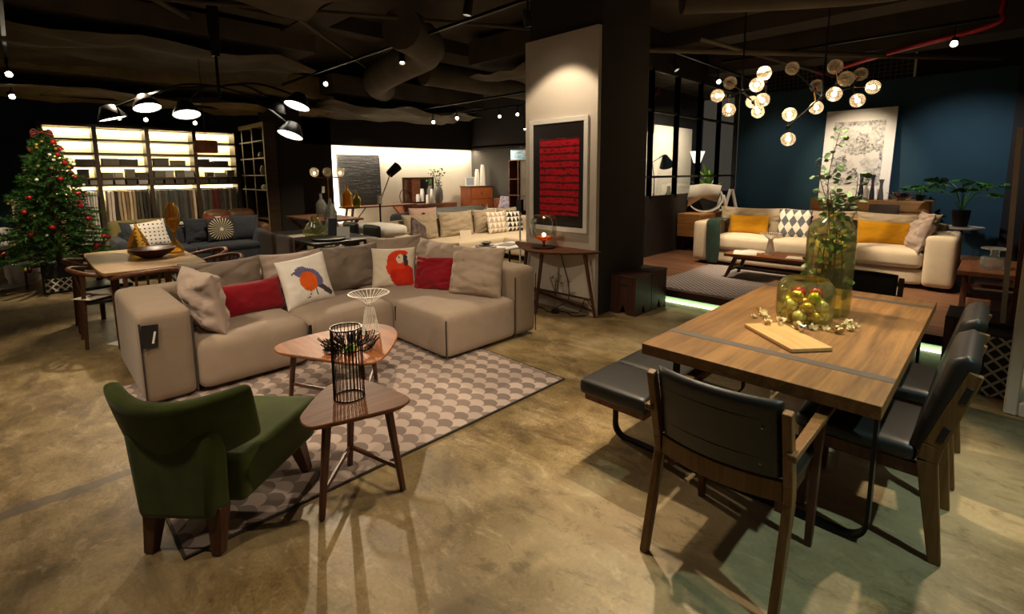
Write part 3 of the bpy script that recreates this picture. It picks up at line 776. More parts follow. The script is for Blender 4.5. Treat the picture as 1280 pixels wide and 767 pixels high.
def seg(u, v, x0, y0, x1, y1, w):
    dx, dy = x1-x0, y1-y0; t_ = max(0, min(1, ((u-x0)*dx+(v-y0)*dy)/(dx*dx+dy*dy))); return math.hypot(u-x0-t_*dx, v-y0-t_*dy) < w
def robin(u, v):
    if ell(u, v, -.02, -.05, .36, .44, .35): return 2
    if ell(u, v, -.24, .42, .27, .22, .2) or ell(u, v, .2, .08, .3, .5, .7): return 1
    if seg(u, v, .3, -.2, .78, -.72, .11): return 3
    if seg(u, v, -.48, .44, -.62, .38, .035): return 3
    if seg(u, v, -.02, -.45, -.12, -.72, .02) or seg(u, v, .2, -.42, .22, -.68, .02) or seg(u, v, -.12, -.72, -.25, -.74, .02): return 3
    return 0
def parrot(u, v):
    if seg(u, v, .56, .52, .62, .16, .10) and u > .40: return 3
    if ell(u, v, .33, .43, .17, .24): return 0 if not ell(u, v, .28, .5, .04, .04) else 3
    if ell(u, v, .45, .75, .24, .12, -.3): return 1
    if ell(u, v, .28, .3, .56, .6, .1) and u < .55 and v > -.1: return 1
    if ell(u, v, .45, -.45, .58, .62, .35) and u < .93: return 2
    if ell(u, v, .2, .0, .52, .55): return 1
    return 0
bl = [M['white_cotton'], fabric('bird_blue_grey', '#6d6890', .15), fabric('bird_orange', '#e2611f', .18), fabric('bird_dark', '#4a4250', .1)]
scatter('bird_cushion', 'white cushion printed with an orange breasted bird', bl, .46, .46, .15, (1.80, 4.46, .405), .02, .24, 13, robin, 64, roll=-.12)
pl = [M['cream_cotton'], fabric('parrot_red', '#d23c1e', .15), fabric('parrot_scarlet', '#c42c18', .2), fabric('parrot_beak', '#3c3438', .1)]
scatter('parrot_cushion', 'cream cushion printed with a red parrot in the sofa corner', pl, .46, .43, .15, (2.70, 4.47, .41), -.62, .26, 14, parrot, 64)
scatter('scatter_cushion', 'square crimson cushion beside the parrot cushion', M['red'], .46, .36, .18, (2.90, 4.04, .41), -1.05, .32, 15, wr=.04)
scatter('scatter_cushion', 'large taupe cushion on the right end of the corner sofa chaise', M['taupe_l'], .56, .50, .22, (3.03, 3.56, .41), -1.15, .28, 16, wr=.028)
t = thing('price_tag', 'dark price tag hanging on the left arm of the corner sofa', 'tag', (.54, 4.02, .6))
G().box(-.055, .04, -.008, -.004, -.16, .0).tf(Matrix.Rotation(.08, 4, 'Y')).obj('card', M['black'], t)
lab(G().bar((.0, -.0095, -.13), (.018, -.0095, -.05), .012, .002).obj('printed_strip', M['paper'], t, smooth=0), 'white printed strip')

# ================================================================== pillar group
o = tri_table('console_table', 'walnut half round console table with slim legs against the pale pillar', (4.3, 3.65, 0),
    [(4.42, 4.25), (4.36, 4.3), (4.2, 4.12), (4.02, 3.82), (3.97, 3.62), (4.03, 3.42), (4.2, 3.2), (4.4, 3.06), (4.43, 3.12), (4.43, 3.65)],
    .75, [((4.04, 3.67), (4.1, 3.62)), ((4.40, 3.10), (4.33, 3.2)), ((4.38, 4.2), (4.36, 4.1))], .03, M['walnut_top'])
t = thing('table_lamp', 'clear glass dome table lamp glowing amber on the walnut console', 'lamp', (4.22, 3.70, .75))
G().lathe([(.001, 0), (.135, 0), (.138, .01), (.13, .016), (.001, .018)], 28).obj('base', M['black_metal'], t)
G().lathe([(.016, .018), (.016, .07), (.03, .085)], 16).obj('stem', M['bauble_red'], t)
gl_amb = glass('amber_dish_glass', (.95, .42, .08), .6, .05, .3)
G().lathe([(.02, .075), (.09, .11), (.125, .125), (.125, .135), (.08, .13), (.02, .09)], 28, cap=False).obj('dish', gl_amb, t, smooth=60)
G().lathe([(.132, .13), (.15, .2), (.152, .3), (.135, .36), (.11, .38), (.106, .378), (.13, .356), (.147, .3), (.145, .2), (.127, .13)], 32, cap=False).obj('glass_dome', M['glass'], t, smooth=60)
G().ball((0, 0, .15), .022, 12).obj('bulb', M['bulb'], t)
t = thing('framed_picture', 'tall white framed picture of cracked red bands on black, on the pale pillar', 'picture', (4.43, 3.66, .9))
y0, y1, z0, z1 = 3.235, 4.10, .93, 2.225
g = G().box(4.405, 4.44, y0, y1, z0, z0+.055).box(4.405, 4.44, y0, y1, z1-.055, z1).box(4.405, 4.44, y0, y0+.055, z0+.055, z1-.055).box(4.405, 4.44, y1-.055, y1, z0+.055, z1-.055)
g.obj('frame', M['white'], t, W=1, bevel=.003)
def redprint():
    n = N('red_band_print', .25); s = n.sep()   # object coords: y across, z up (origin at thing base)
    z = n.m('ADD', s[2], n.m('MULTIPLY', n.m('SUBTRACT', n.noise(3.5, 3), .5), .05))
    fr = n.m('FRACT', n.m('DIVIDE', z, .083)); crack = n.m('LESS_THAN', fr, n.m('SUBTRACT', n.m('MULTIPLY', n.noise(7, 6, .7), .85), .17))
    sp = n.m('GREATER_THAN', n.noise(11, 8, .75, n.mp((1, 1.6, 6))), .55)
    ink = n.m('MAXIMUM', crack, sp)
    inside = n.m('MULTIPLY', n.m('LESS_THAN', n.m('ABSOLUTE', n.m('ADD', s[1], n.m('MULTIPLY', n.noise(40, 2), .02))), .29), n.m('LESS_THAN', n.m('ABSOLUTE', n.m('SUBTRACT', s[2], .66)), .44))
    red = n.mix(n.noise(4, 4), h2('#e3182c'), h2('#a01424'))
    n.col(n.mix(n.m('MULTIPLY', inside, n.m('SUBTRACT', 1., n.m('MULTIPLY', ink, .9))), h2('#26201e'), red)); return n.mat
lab(G().box(4.418, 4.436, y0+.05, y1-.05, z0+.05, z1-.05).obj('print', redprint(), t, W=1, smooth=0), 'red banded print')
# stump stools
def stump(x0, x1, y0, y1, h, label):
    t = thing('crate_stool', label, 'stool', ((x0+x1)/2, (y0+y1)/2, 0), 0, 'dark wood crate stools beside the pillar')
    a, b, th = (x1-x0)/2, (y1-y0)/2, .02
    def panel(L):  # side panel outline with a triangular notch at the foot
        return [(-L, 0), (-.05, 0), (0, .11), (.05, 0), (L, 0), (L, h-.02), (-L, h-.02)]
    for sx in (-1, 1):
        g = G().prism(panel(b), -th/2, th/2); g.tf(Matrix(((0, 0, 1, sx*(a-th/2)), (1, 0, 0, 0), (0, 1, 0, 0), (0, 0, 0, 1)))); p = g.obj('side_panel', M['dark_wood'], t)
        if sx < 0: lab(G().box(-a-.003, -a+.002, -.06, .06, h-.12, h-.09).obj('handle_slot', M['black'], p, bevel=.006), 'black hand slot')
        g = G().prism(panel(a-th), -th/2, th/2); g.tf(Matrix(((1, 0, 0, 0), (0, 0, 1, sx*(b-th/2)), (0, 1, 0, 0), (0, 0, 0, 1)))); g.obj('side_panel', M['dark_wood'], t)
    G().box(-a-.005, a+.005, -b-.005, b+.005, h-.022, h).obj('top', M['dark_wood'], t, bevel=.003)
    return t
stump(4.73, 5.08, 2.79, 3.115, .45, 'dark brown wooden crate stool with hand slot, nearer one beside the pillar')
stump(5.1, 5.44, 2.795, 3.115, .46, 'dark brown wooden crate stool at the deck edge, further one beside the pillar')
# cables and oddments under the console
o = G().tube(curve_pts([(4.42, 3.62, .72), (4.425, 3.56, .5), (4.425, 3.5, .33), (4.42, 3.5, .12), (4.36, 3.62, .03), (4.3, 3.5, .02), (4.38, 3.3, .03), (4.35, 3.2, .2), (4.4, 3.12, .08)], 8), .006, 6).obj('lamp_cord', M['walnut_leg'], smooth=60)
tag(o, 'brown lamp cord hanging down behind the walnut console', 'cord')
o = G().ball((0, 0, .062), .062, 16, sq=(1, 1, 1)).obj('black_ball', M['black'], loc=(4.18, 3.85, 0), smooth=60); tag(o, 'small round black ball on the floor under the console table', 'ball')
t = thing('wire_tree_ornament', 'little wire tree with wispy grey crown standing under the console table', 'ornament', (4.25, 3.55, 0))
G().lathe([(.001, 0), (.05, 0), (.045, .04), (.001, .045)], 14).obj('base', M['black'], t)
g = G()
for k in range(14):
    a = R.uniform(0, 6.28); g.tube(curve_pts([(0, 0, .04), (.01*math.cos(a), .01*math.sin(a), .25), (.07*math.cos(a), .07*math.sin(a), R.uniform(.36, .46))], 4), .0022, 4)
g.obj('wires', M['walnut_leg'], t)
g = G()
for k in range(40):
    a = R.uniform(0, 6.28); r = R.uniform(.02, .07); leaf(g, Vector((r*math.cos(a), r*math.sin(a), R.uniform(.34, .46))), Vector((math.cos(a), math.sin(a), .6)), .03, .4)
g.obj('crown', M['ceramic_grey'], t, smooth=0)
o = G().tube(curve_pts([(4.2, 3.98, .02), (4.28, 3.8, .012), (4.2, 3.6, .012), (4.32, 3.45, .012), (4.25, 3.3, .012), (4.36, 3.2, .012)], 8), .006, 6).obj('power_cord', M['black'], smooth=60); tag(o, 'black power cord lying on the floor under the console table', 'cord')
o = G().bar((4.40, 4.05, .17), (4.41, 3.16, .07), .012, .03).obj('wall_batten', M['walnut_leg']); tag(o, 'thin brown batten leaning along the foot of the pale pillar', 'batten')
# ================================================================== right lounge on the deck
DZ = .18
t = thing('sofa', 'cream three seat sofa with sand back cushions on the wooden deck', 'sofa', (7.95, 1.87, DZ))
for y0, y1 in ((.31, .60), (3.13, 3.43)): blk('armrest', M['beige'], 7.5, 8.42, y0, y1, DZ+.05, .84, .05, .01)
blk('base', M['beige'], 7.54, 8.42, .6, 3.13, DZ+.05, .43, .04, .006, 12)
blk('back', M['beige_d'], 8.2, 8.45, .45, 3.3, .43, .93, .05, .01, 12)
ys = [.605, 1.37, 2.29, 3.125]
for i in range(3): blk('seat_cushion', M['beige'], 7.5, 8.15, ys[i], ys[i+1]-.006, .43, .645, .06, .012, 8, .02)
ys = [.5, 1.4, 2.28, 3.26]
for i in range(3): cushion('back_cushion', M['beige_d'], ys[i+1]-ys[i], .46, .24, (8.06, (ys[i]+ys[i+1])/2, .6), -PI/2, .12, t, 20+i, sag=.3)
for x in (7.62, 8.32):
    for y in (.42, 3.3): G().box(x-.04, x+.04, y-.04, y+.04, DZ+.002, DZ+.055).obj('foot', M['black'], t, W=1)
scatter('lumbar_cushion', 'mustard yellow lumbar cushion at the left end of the cream sofa', M['mustard'], .6, .31, .15, (7.85, 2.73, .64), -PI/2, .2, 31)
scatter('lumbar_cushion', 'mustard yellow lumbar cushion at the right end of the cream sofa', M['mustard'], .6, .32, .15, (7.85, 1.05, .64), -PI/2, .2, 32)
def harl(u, v):
    a = (u*2.2+v*1.6); b = (u*2.2-v*1.6); return (int(math.floor(a))+int(math.floor(b))) % 2 if True else 0
def diamonds():
    n = N('harlequin_print', .9); s = n.sep()
    a = n.m('ADD', n.m('DIVIDE', s[0], .105), n.m('DIVIDE', s[2], .17)); b = n.m('SUBTRACT', n.m('DIVIDE', s[0], .105), n.m('DIVIDE', s[2], .17))
    k = n.m('FRACT', n.m('MULTIPLY', n.m('ADD', n.m('FLOOR', a), n.m('FLOOR', b)), .5)) if False else None
    f1 = n.m('GREATER_THAN', n.m('FRACT', n.m('MULTIPLY', a, .5)), .5); f2 = n.m('GREATER_THAN', n.m('FRACT', n.m('MULTIPLY', b, .5)), .5)
    x = n.m('ABSOLUTE', n.m('SUBTRACT', f1, f2))
    n.col(n.mix(x, h2('#e6ddcf'), h2('#5d6468'))); return n.mat
scatter('scatter_cushion', 'grey and white harlequin diamond cushion in the middle of the cream sofa', diamonds(), .44, .43, .14, (7.84, 2.1, .64), -PI/2, .22, 33)
scatter('scatter_cushion', 'small dusky pink flowered cushion half hidden behind the branches on the cream sofa', fabric('dusky_pink', '#a88078', .35), .36, .34, .12, (7.9, 1.72, .64), -PI/2, .22, 34)
scatter('scatter_cushion', 'rumpled rose beige cushion leaning on the right arm of the cream sofa', M['rose'], .5, .5, .18, (7.72, .74, .62), PI+.35, .28, 35, wr=.05)
# throw over the left arm
t_ = []
g = G(); v = []; nx, ny = 14, 22
path = [(0, 0, 0)]
prof = curve_pts([(8.05, .66), (7.9, .86), (7.62, .875), (7.49, .83), (7.455, .6), (7.45, .4), (7.46, .24)], 4) if False else [(8.0, .862), (7.85, .865), (7.7, .868), (7.56, .865), (7.48, .84), (7.462, .76), (7.455, .66), (7.45, .56), (7.446, .46), (7.444, .36), (7.45, .26), (7.455, .22)]
for i, (x, z) in enumerate(prof):
    q = i/(len(prof)-1)
    for j in range(nx+1):
        u = j/nx; yc = 3.10-(.02 if i > 4 else .0); wd = .20+.05*math.sin(q*5); y = yc+(u-.5)*wd
        f_ = .022*math.sin(u*17+q*4)*min(1, q*2)+.012*mnoise.noise(Vector((u*5, q*7, 2)))
        v.append((x-abs(f_)-.004, y+.02*math.sin(q*6+u*3), z+(abs(f_) if i < 5 else 0)))
f = [(i*(nx+1)+j, i*(nx+1)+j+1, (i+1)*(nx+1)+j+1, (i+1)*(nx+1)+j) for i in range(len(prof)-1) for j in range(nx)]
o = g.add(v, f).obj('throw_blanket', M['throw'], smooth=80)
m_ = o.modifiers.new('Solidify', 'SOLIDIFY'); m_.thickness = .012; m_.offset = 1
m_ = o.modifiers.new('Subdivision', 'SUBSURF'); m_.levels = 1; m_.render_levels = 1
tag(o, 'dark green throw blanket draped over the left arm of the cream sofa', 'blanket')
o = G().box(5.55, 7.48, .75, 3.11, DZ, DZ+.014).obj('woven_rug', M['weave'], smooth=0); tag(o, 'grey and taupe woven rug on the deck in front of the cream sofa', 'rug')
# coffee table with splayed legs
t = thing('coffee_table', 'rectangular wooden coffee table with splayed legs in front of the cream sofa', 'table', (6.88, 1.95, DZ))
G().box(6.6, 7.14, 1.3, 2.58, .485, .525).obj('tabletop', M['walnut_y'], t, W=1, bevel=.004)
G().box(6.66, 7.08, 1.4, 2.48, .45, .485).obj('apron', M['walnut_leg'], t, W=1)
for y, yf in ((2.45, 2.56), (1.43, 1.32)):
    for x, xf in ((6.68, 6.64), (7.06, 7.10)): G().bar((xf, yf, DZ+.014), (x, y, .47), .035, .035, .05, .05, up=(1,0,0)).obj('leg', M['walnut_leg'], t, W=1, bevel=.004)
    G().bar((6.66, yf+(y-yf)*.35, .3), (7.08, yf+(y-yf)*.35, .3), .03, .03).obj('stretcher', M['walnut_leg'], t, W=1)
G().bar((6.87, 2.52, .3), (6.87, 1.36, .3), .03, .03).obj('stretcher', M['walnut_leg'], t, W=1)
wire_stand((6.9, 2.1, .525), 'white wire fruit stand on the wooden coffee table before the cream sofa', 1.0)
for i, (x, y, a, mt, l) in enumerate(((6.82, 2.38, .3, 'paper', 'open magazine lying at the left end of the deck coffee table'), (7.0, 2.32, -.2, 'cream_cotton', 'closed pale magazine at the left end of the deck coffee table'), (6.8, 1.72, .1, 'paper', 'white leaflet on the deck coffee table right of the wire stand'))):
    g = G()
    if i == 0:
        for s in (-1, 1): g.add([(0, -.14, .008), (s*.06, -.14, .016), (s*.12, -.14, .012), (s*.19, -.14, .002), (0, .14, .008), (s*.06, .14, .016), (s*.12, .14, .012), (s*.19, .14, .002)], [(0,1,5,4),(1,2,6,5),(2,3,7,6)])
        g.box(-.19, .19, -.14, .14, 0, .002)
    else: g.box(-.11, .11, -.145, .145, 0, .006)
    o = g.obj('magazine', M[mt], loc=(x, y, .5253), rz=a); tag(o, l, 'magazine')
o = G().box(-.09, .09, -.13, .13, 0, .012).obj('floor_card', M['paper'], loc=(6.35, .72, DZ+.0145), rz=.4); tag(o, 'white folded card lying on the deck behind the far armchair', 'card')
# side cabinet with the loop rack
t = thing('cabinet', 'low light wood cabinet against the window wall left of the cream sofa', 'cabinet', (9.0, 3.95, DZ))
G().box(8.45, 9.75, 3.75, 4.17, .45, .86).obj('body', M['oak_light'], t, W=1, bevel=.004)
for k in range(2): G().box(8.47+.64*k, 8.47+.62+.64*k, 3.735, 3.752, .47, .84).obj('door', M['oak_light'], t, W=1, bevel=.003)
for x in (8.55, 9.65):
    for y in (3.8, 4.1): G().bar((x, y, DZ), (x, y, .45), .035, .035).obj('leg', M['black'], t, W=1)
t = thing('magazine_rack', 'white looped rack with a sheet of paper draped over it on the cabinet', 'rack', (9.08, 3.95, .862), -1.1)
strap([(.3*math.sin(a), .262-.25*math.cos(a)) for a in [(-PI*.74)+PI*1.48*k/28 for k in range(29)]], .3, .022, 'y', 0.).obj('loop', M['white'], t, smooth=50)
g = G(); P_ = [(-.31, .10), (-.06, .27), (.2, .2), (.27, .5), (-.02, .535), (-.28, .5)]
g.add([(x, -.168, z) for x, z in P_]+[(.25, .12, .49), (-.02, .12, .53), (-.27, .12, .49)], [(0, 1, 5), (1, 4, 5), (1, 2, 4), (2, 3, 4), (3, 6, 7, 4), (4, 7, 8, 5)])
o = g.obj('draped_paper', M['paper'], t)
m_ = o.modifiers.new('Solidify', 'SOLIDIFY'); m_.thickness = .004
def a_frame(loc, w, h, label, rz):
    t = thing('a_frame_ornament', label, 'ornament', loc, rz)
    for s in (-1, 1): G().bar((s*w/2, 0, 0), (s*.02, 0, h), .035, .08, .03, .08, up=(0,1,0)).obj('side', M['white'], t, bevel=.003)
    G().box(-w/2-.02, w/2+.02, -.04, .04, 0, .02).obj('foot', M['white'], t)
a_frame((9.72, 3.88, .86), .18, .3, 'lower white open frame ornament beside the looped rack', -.8)
t = None
a_frame((10.2, 3.9, .80), .26, .46, 'taller white pointed open frame ornament behind the sofa left end', -.8)
o = thing('plinth', 'narrow dark plinth carrying the pointed white frame', 'plinth', (10.2, 3.9, DZ))
G().box(-.2, .2, -.2, .2, .0, .62-.002).obj('body', M['dark_wood'], o, bevel=.004)
# oak table and console behind the sofa
t = thing('oak_table', 'light oak dining table standing behind the cream sofa', 'table', (9.5, 2.1, DZ))
G().box(9.15, 9.85, 1.0, 3.15, .87, .91).obj('tabletop', M['oak_light'], t, W=1, bevel=.004)
for x in (9.22, 9.78):
    for y in (1.08, 3.07): G().bar((x, y, DZ), (x, y, .87), .05, .05).obj('leg', M['oak_light'], t, W=1)
def grey_chair(y, label):
    t = thing('grey_chair', label, 'chair', (10.0, y, DZ), PI, 'grey chairs at the light oak table')
    G().soft(-.25, .22, -.22, .22, .4, .48, .03, .01, 4).obj('seat', M['charcoal'], t, weld=1e-5)
    chair_back(G(), -.24, .21, .48, .86, .05, .03).obj('backrest', fabric('grey_brown_cloth', '#5e5046'), t, smooth=60)
    for x in (-.2, .18):
        for s in (-.18, .18): G().bar((x, s, 0), (x, s*.95, .4), .03, .03).obj('leg', M['walnut_leg'], t)
grey_chair(1.40, 'grey upholstered chair at the light oak table, right one'); grey_chair(2.0, 'grey upholstered chair at the light oak table, left one behind the branches')
t = thing('console_cabinet', 'light oak console cabinet under the leaning picture on the blue wall', 'cabinet', (10.8, 1.7, DZ))
G().box(10.5, 11.12, .82, 2.55, .5, 1.1).obj('body', M['oak_light'], t, W=1, bevel=.004)
for y in (.83, 1.26, 1.69, 2.12): G().box(10.485, 10.502, y, y+.41, .92, 1.08).obj('drawer', M['oak_light'], t, W=1, bevel=.003)
for y in (.9, 2.47):
    for x in (10.56, 11.06): G().bar((x, y, DZ), (x, y, .5), .05, .05).obj('leg', M['oak_light'], t, W=1)
def aerial():
    n = N('grey_city_print', .4); s = n.sep()
    v = n.mp((1, 1, 1), (rad(40), 0, 0)); b = n.nd.new('ShaderNodeTexVoronoi'); b.distance = 'CHEBYCHEV'; b.inputs['Scale'].default_value = 7.; n.link(v, b.inputs['Vector']); c_ = n.sep(b.outputs['Color'])
    g_ = n.ramp(c_[0], [(.15, (.03, .03, .03)), (.5, (.3, .29, .28)), (.8, (.72, .7, .68))])
    ns = n.noise(22, 6, .75); n.col(n.mix(n.m('MULTIPLY', n.ramp(ns, [(.42, (0,0,0)), (.56, (1,1,1))]), .8), g_, (.7, .69, .67))); return n.mat
t = thing('leaning_picture', 'large white mounted grey tone picture leaning on the blue wall', 'picture', (10.86, 1.97, 1.1))
g = G().box(-.02, .02, -.54, .54, 0, 1.64); g.tf(Matrix.Rotation(.13, 4, 'Y')); g.obj('mount', M['white'], t, bevel=.003)
g = G().box(-.024, -.019, -.39, .39, .24, 1.42); g.tf(Matrix.Rotation(.13, 4, 'Y')); lab(g.obj('print', aerial(), t, smooth=0), 'grey patterned print')
for (y, x, h, r, mt, l) in ((1.79, 10.58, .46, .045, 'ink', 'tall dark slim vase, leftmost on the oak console'), (1.71, 10.53, .34, .04, 'cream_cotton', 'pale slim vase standing between the two dark vases'), (1.63, 10.6, .44, .04, 'ink', 'tall dark slim vase with flared lip, second dark one on the console'), (1.50, 10.56, .36, .045, 'ceramic_grey', 'grey slim vase, rightmost of the four on the console')):
    o = G().lathe([(.001, 0), (r, 0), (r*.95, h*.2), (r*.5, h*.62), (r*.55, h*.8), (r*.9, h), (r*.8, h), (r*.4, h*.7), (.001, h*.69)], 18).obj('slim_vase', M[mt], loc=(x, y, 1.1), smooth=60); tag(o, l, 'vase', None)
t = thing('star_bowl', 'pointed white metal bowl of brown pods on the right end of the oak console', 'bowl', (10.62, 1.22, 1.1))
g = G()
for k in range(8):
    a = k*PI/4; g.add([(.05*math.cos(a-.4), .05*math.sin(a-.4), .02), (.05*math.cos(a+.4), .05*math.sin(a+.4), .02), (.22*math.cos(a), .22*math.sin(a), .15), (.12*math.cos(a), .12*math.sin(a), .03)], [(0, 3, 2), (3, 1, 2), (0, 1, 3)])
g.lathe([(.001, 0), (.05, 0), (.055, .02)], 12); g.obj('dish', M['steel'], t)
for k in range(7):
    a = k*.9; lab(G().ball((.07*math.cos(a)*(k > 0), .07*math.sin(a)*(k > 0), .09+.01*(k % 3)), .04, 10).obj('pod', M['walnut_leg'], t), None) if False else G().ball((.07*math.cos(a)*(k > 0), .07*math.sin(a)*(k > 0), .085+.012*(k % 3)), .04, 10).obj('pod', M['walnut_leg'], t)
# plants
def monstera(loc, label, stems, size, pot_r=.1, pot_h=.22, mt='leaf_dark', spread=.4, hgt=.45, seedn=1, pm='dark_pot', name='potted_plant'):
    rr = random.Random(seedn); t = thing(name, label, 'plant', loc)
    G().lathe([(.001, 0), (pot_r*.8, 0), (pot_r, pot_h), (pot_r*.92, pot_h), (pot_r*.9, pot_h-.03), (.001, pot_h-.03)], 20).obj('pot', M[pm], t)
    gs, gl, g2 = G(), G(), G()
    for k in range(stems):
        a = 2*PI*k/stems+rr.uniform(-.4, .4); L = rr.uniform(.5, 1.)*spread; z = pot_h+rr.uniform(.45, 1.)*hgt
        e = Vector((math.cos(a)*L, math.sin(a)*L, z)); gs.tube(curve_pts([(0, 0, pot_h-.03), (e.x*.35, e.y*.35, pot_h+(z-pot_h)*.75), tuple(e)], 5), .006, 5)
        d = Vector((math.cos(a), math.sin(a), rr.uniform(-.3, .25)))
        for b_ in (-1.1, -.6, -.15, .3, .75, 1.2):
            dd = d.copy(); dd.rotate(Matrix.Rotation(b_, 3, 'Z')); leaf(gl if k % 3 else g2, e-d*.03, dd, size*rr.uniform(.6, 1), .34, .25)
    gs.obj('stem', M['leaf_dark'], t); gl.obj('foliage', M[mt], t, smooth=0); g2.obj('young_foliage', M['leaf'], t, smooth=0); return t
t = thing('plant_stand', 'white topped side table behind the cream sofa carrying the potted plant', 'table', (10.1, .4, DZ))
G().lathe([(.001, .545), (.26, .545), (.27, .56), (.26, .575), (.001, .575)], 28).obj('top', M['white'], t)
G().lathe([(.2, 0), (.2, .01), (.025, .03), (.025, .545)], 16).obj('pedestal', M['black_metal'], t)
monstera((10.1, .42, DZ+.576), 'split leaf plant in a dark pot on the white topped side table', 13, .24, .11, .25, 'leaf_dark', .52, .5, 3)
monstera((10.72, .98, 1.101), 'small dark leafed plant at the right end of the oak console', 9, .16, .06, .1, 'leaf_dark', .3, .16, 5)
# bench with glass, crates, dark box
t = thing('wooden_bench', 'dark wooden bench with slanted legs at the right edge of the deck', 'bench', (7.3, .0, DZ))
G().box(6.75, 7.8, -.28, .26, .535, .585).obj('top', M['walnut_top'], t, W=1, bevel=.005)
for x, s in ((6.95, -1), (7.62, 1)):
    for y in (.2, -.22): G().bar((x+.06*s, y, DZ), (x-.06*s, y, .535), .06, .05, .06, .05, up=(0,1,0)).obj('leg', M['walnut_leg'], t, W=1)
    G().bar((x, .2, .3), (x, -.22, .3), .03, .04).obj('stretcher', M['walnut_leg'], t, W=1)
t = thing('glass_candle_holder', 'clear glass pedestal candle holder standing on the dark wooden bench', 'candle holder', (7.12, .0, .5855))
G().lathe([(.001, 0), (.105, 0), (.11, .02), (.11, .105), (.105, .115), (.04, .12), (.035, .16), (.04, .19), (.11, .2), (.115, .21), (.11, .215), (.001, .2)], 24).obj('body', M['glass_bottle'], t, smooth=50)
t = thing('crate_stool', 'dark brown wooden crate stool on the floor at the right end of the deck', 'stool', (5.2, -.02, 0))
for z in (.02, .13, .24, .35):
    G().box(5.02, 5.42, -.26, .21, z, z+.10).obj('board', M['dark_wood'], t, W=1, bevel=.003)
G().box(5.0, 5.44, -.28, .23, .455, .48).obj('top', M['dark_wood'], t, W=1, bevel=.003)
G().box(5.0, 5.03, .18, .23, .0, .455).obj('corner_post', M['walnut_leg'], t, W=1)
def lattice(name, c1, c2, k):
    n = N(name, .6); s = n.sep(); y, z = n.m('MULTIPLY', s[1], k), n.m('MULTIPLY', s[2], k)
    a = n.m('ABSOLUTE', n.m('SUBTRACT', n.m('FRACT', n.m('ADD', y, z)), .5)); b = n.m('ABSOLUTE', n.m('SUBTRACT', n.m('FRACT', n.m('SUBTRACT', y, z)), .5))
    x = n.m('ABSOLUTE', n.m('SUBTRACT', n.m('FRACT', n.m('ADD', y, .5)), .5))
    ln = n.m('MAXIMUM', n.m('MAXIMUM', n.m('LESS_THAN', a, .12), n.m('LESS_THAN', b, .12)), n.m('MULTIPLY', n.m('LESS_THAN', x, .07), 0.))
    n.col(n.mix(ln, h2(c1), h2(c2))); return n.mat
t = thing('patterned_pouf', 'black box pouf with white lattice pattern behind the right dining chairs', 'pouf', (4.9, -.2, 0))
G().box(4.74, 4.985, -.42, -.015, 0, .44).obj('body', lattice('white_lattice', '#17130f', '#cfc8bc', 11), t, W=1, bevel=.006)
G().box(4.735, 4.99, -.425, -.01, .44, .455).obj('lid', M['black'], t, W=1, bevel=.004)
t = thing('standing_mirror', 'large pale framed standing mirror at the right edge, seen nearly edge on', 'mirror', (4.5, -.4, 0))
G().box(4.47, 4.55, -.20, -.132, .0, 2.2).obj('frame', M['plaster'], t, W=1, bevel=.01)
G().box(4.47, 4.55, -1.1, -1.03, .0, 2.2).obj('frame', M['plaster'], t, W=1, bevel=.01)
G().box(4.47, 4.55, -1.03, -.2, .0, .1).obj('frame', M['plaster'], t, W=1, bevel=.01)
G().box(4.47, 4.55, -1.03, -.2, 2.1, 2.2).obj('frame', M['plaster'], t, W=1, bevel=.01)
mir = N('mirror_glass', .03, 1.); mir.col((.8, .8, .8))
G().box(4.5, 4.52, -1.03, -.2, .1, 2.1).obj('mirror_glass', mir.mat, t, W=1, smooth=0)
t = thing('leaning_canvas', 'canvas with pale edge leaning beside the standing mirror', 'picture', (5.05, -.3, 0))
G().bar((5.05, -.10, .0), (5.05, -.045, 1.9), .02, .03).obj('edge_moulding', M['plaster'], t, W=1)
G().box(5.06, 5.09, -.8, -.12, .0, 1.9).obj('canvas', M['walnut'], t, W=1)
# beyond the windows
t = thing('potted_plant', 'bright green long leafed plant behind the black framed windows', 'plant', (11.75, 5.05, .86))
G().lathe([(.001, 0), (.12, 0), (.15, .24), (.13, .24), (.001, .2)], 18).obj('pot', M['dark_pot'], t)
g = G()
for k in range(26):
    a = k*2.4; L = R.uniform(.35, .75); d = Vector((math.cos(a)*.55, math.sin(a)*.55, R.uniform(.5, 1.1))).normalized(); w_ = d.cross(Vector((0, 0, 1))).normalized()*.04; b_ = Vector((0, 0, .22+.3*(k % 3)*.5))
    v = []
    for q, ww in ((0, .5), (.3, 1), (.65, .8), (1, .02)): m_ = b_+d*(L*q)-Vector((0, 0, .25*q*q*L)); v += [m_-w_*ww, m_+w_*ww]
    g.add(v, [(0, 1, 3, 2), (2, 3, 5, 4), (4, 5, 7, 6)])
g.obj('foliage', M['leaf_lime'], t, smooth=60); G().tube([(0, 0, .1), (0, 0, .55)], .02, 6).obj('stem', M['stem'], t)
t = thing('plant_shelf', 'low dark cabinet behind the windows carrying the green plant', 'cabinet', (10.8, 5.0, 0))
G().box(9.6, 12.3, 4.75, 5.3, 0, .86).obj('body', M['dark_wood'], t, W=1)
t = thing('desk_lamp', 'black desk lamp with conical shade behind the left window pane', 'lamp', (9.25, 5.1, .86))
G().lathe([(.001, 0), (.1, 0), (.1, .02), (.012, .03), (.012, .6)], 16).obj('base', M['black_metal'], t)
G().tube([(0, 0, .6), (-.1, 0, .95), (.35, 0, 1.1)], .012, 8).obj('arm', M['black_metal'], t)
g = G().lathe([(.03, .1), (.05, .08), (.16, -.16), (.15, -.16), (.04, .07)], 20, cap=False); g.tf(Matrix.Translation((.45, 0, 1.02)) @ Matrix.Rotation(-.5, 4, 'Y')); g.obj('shade', M['black'], t, smooth=60)
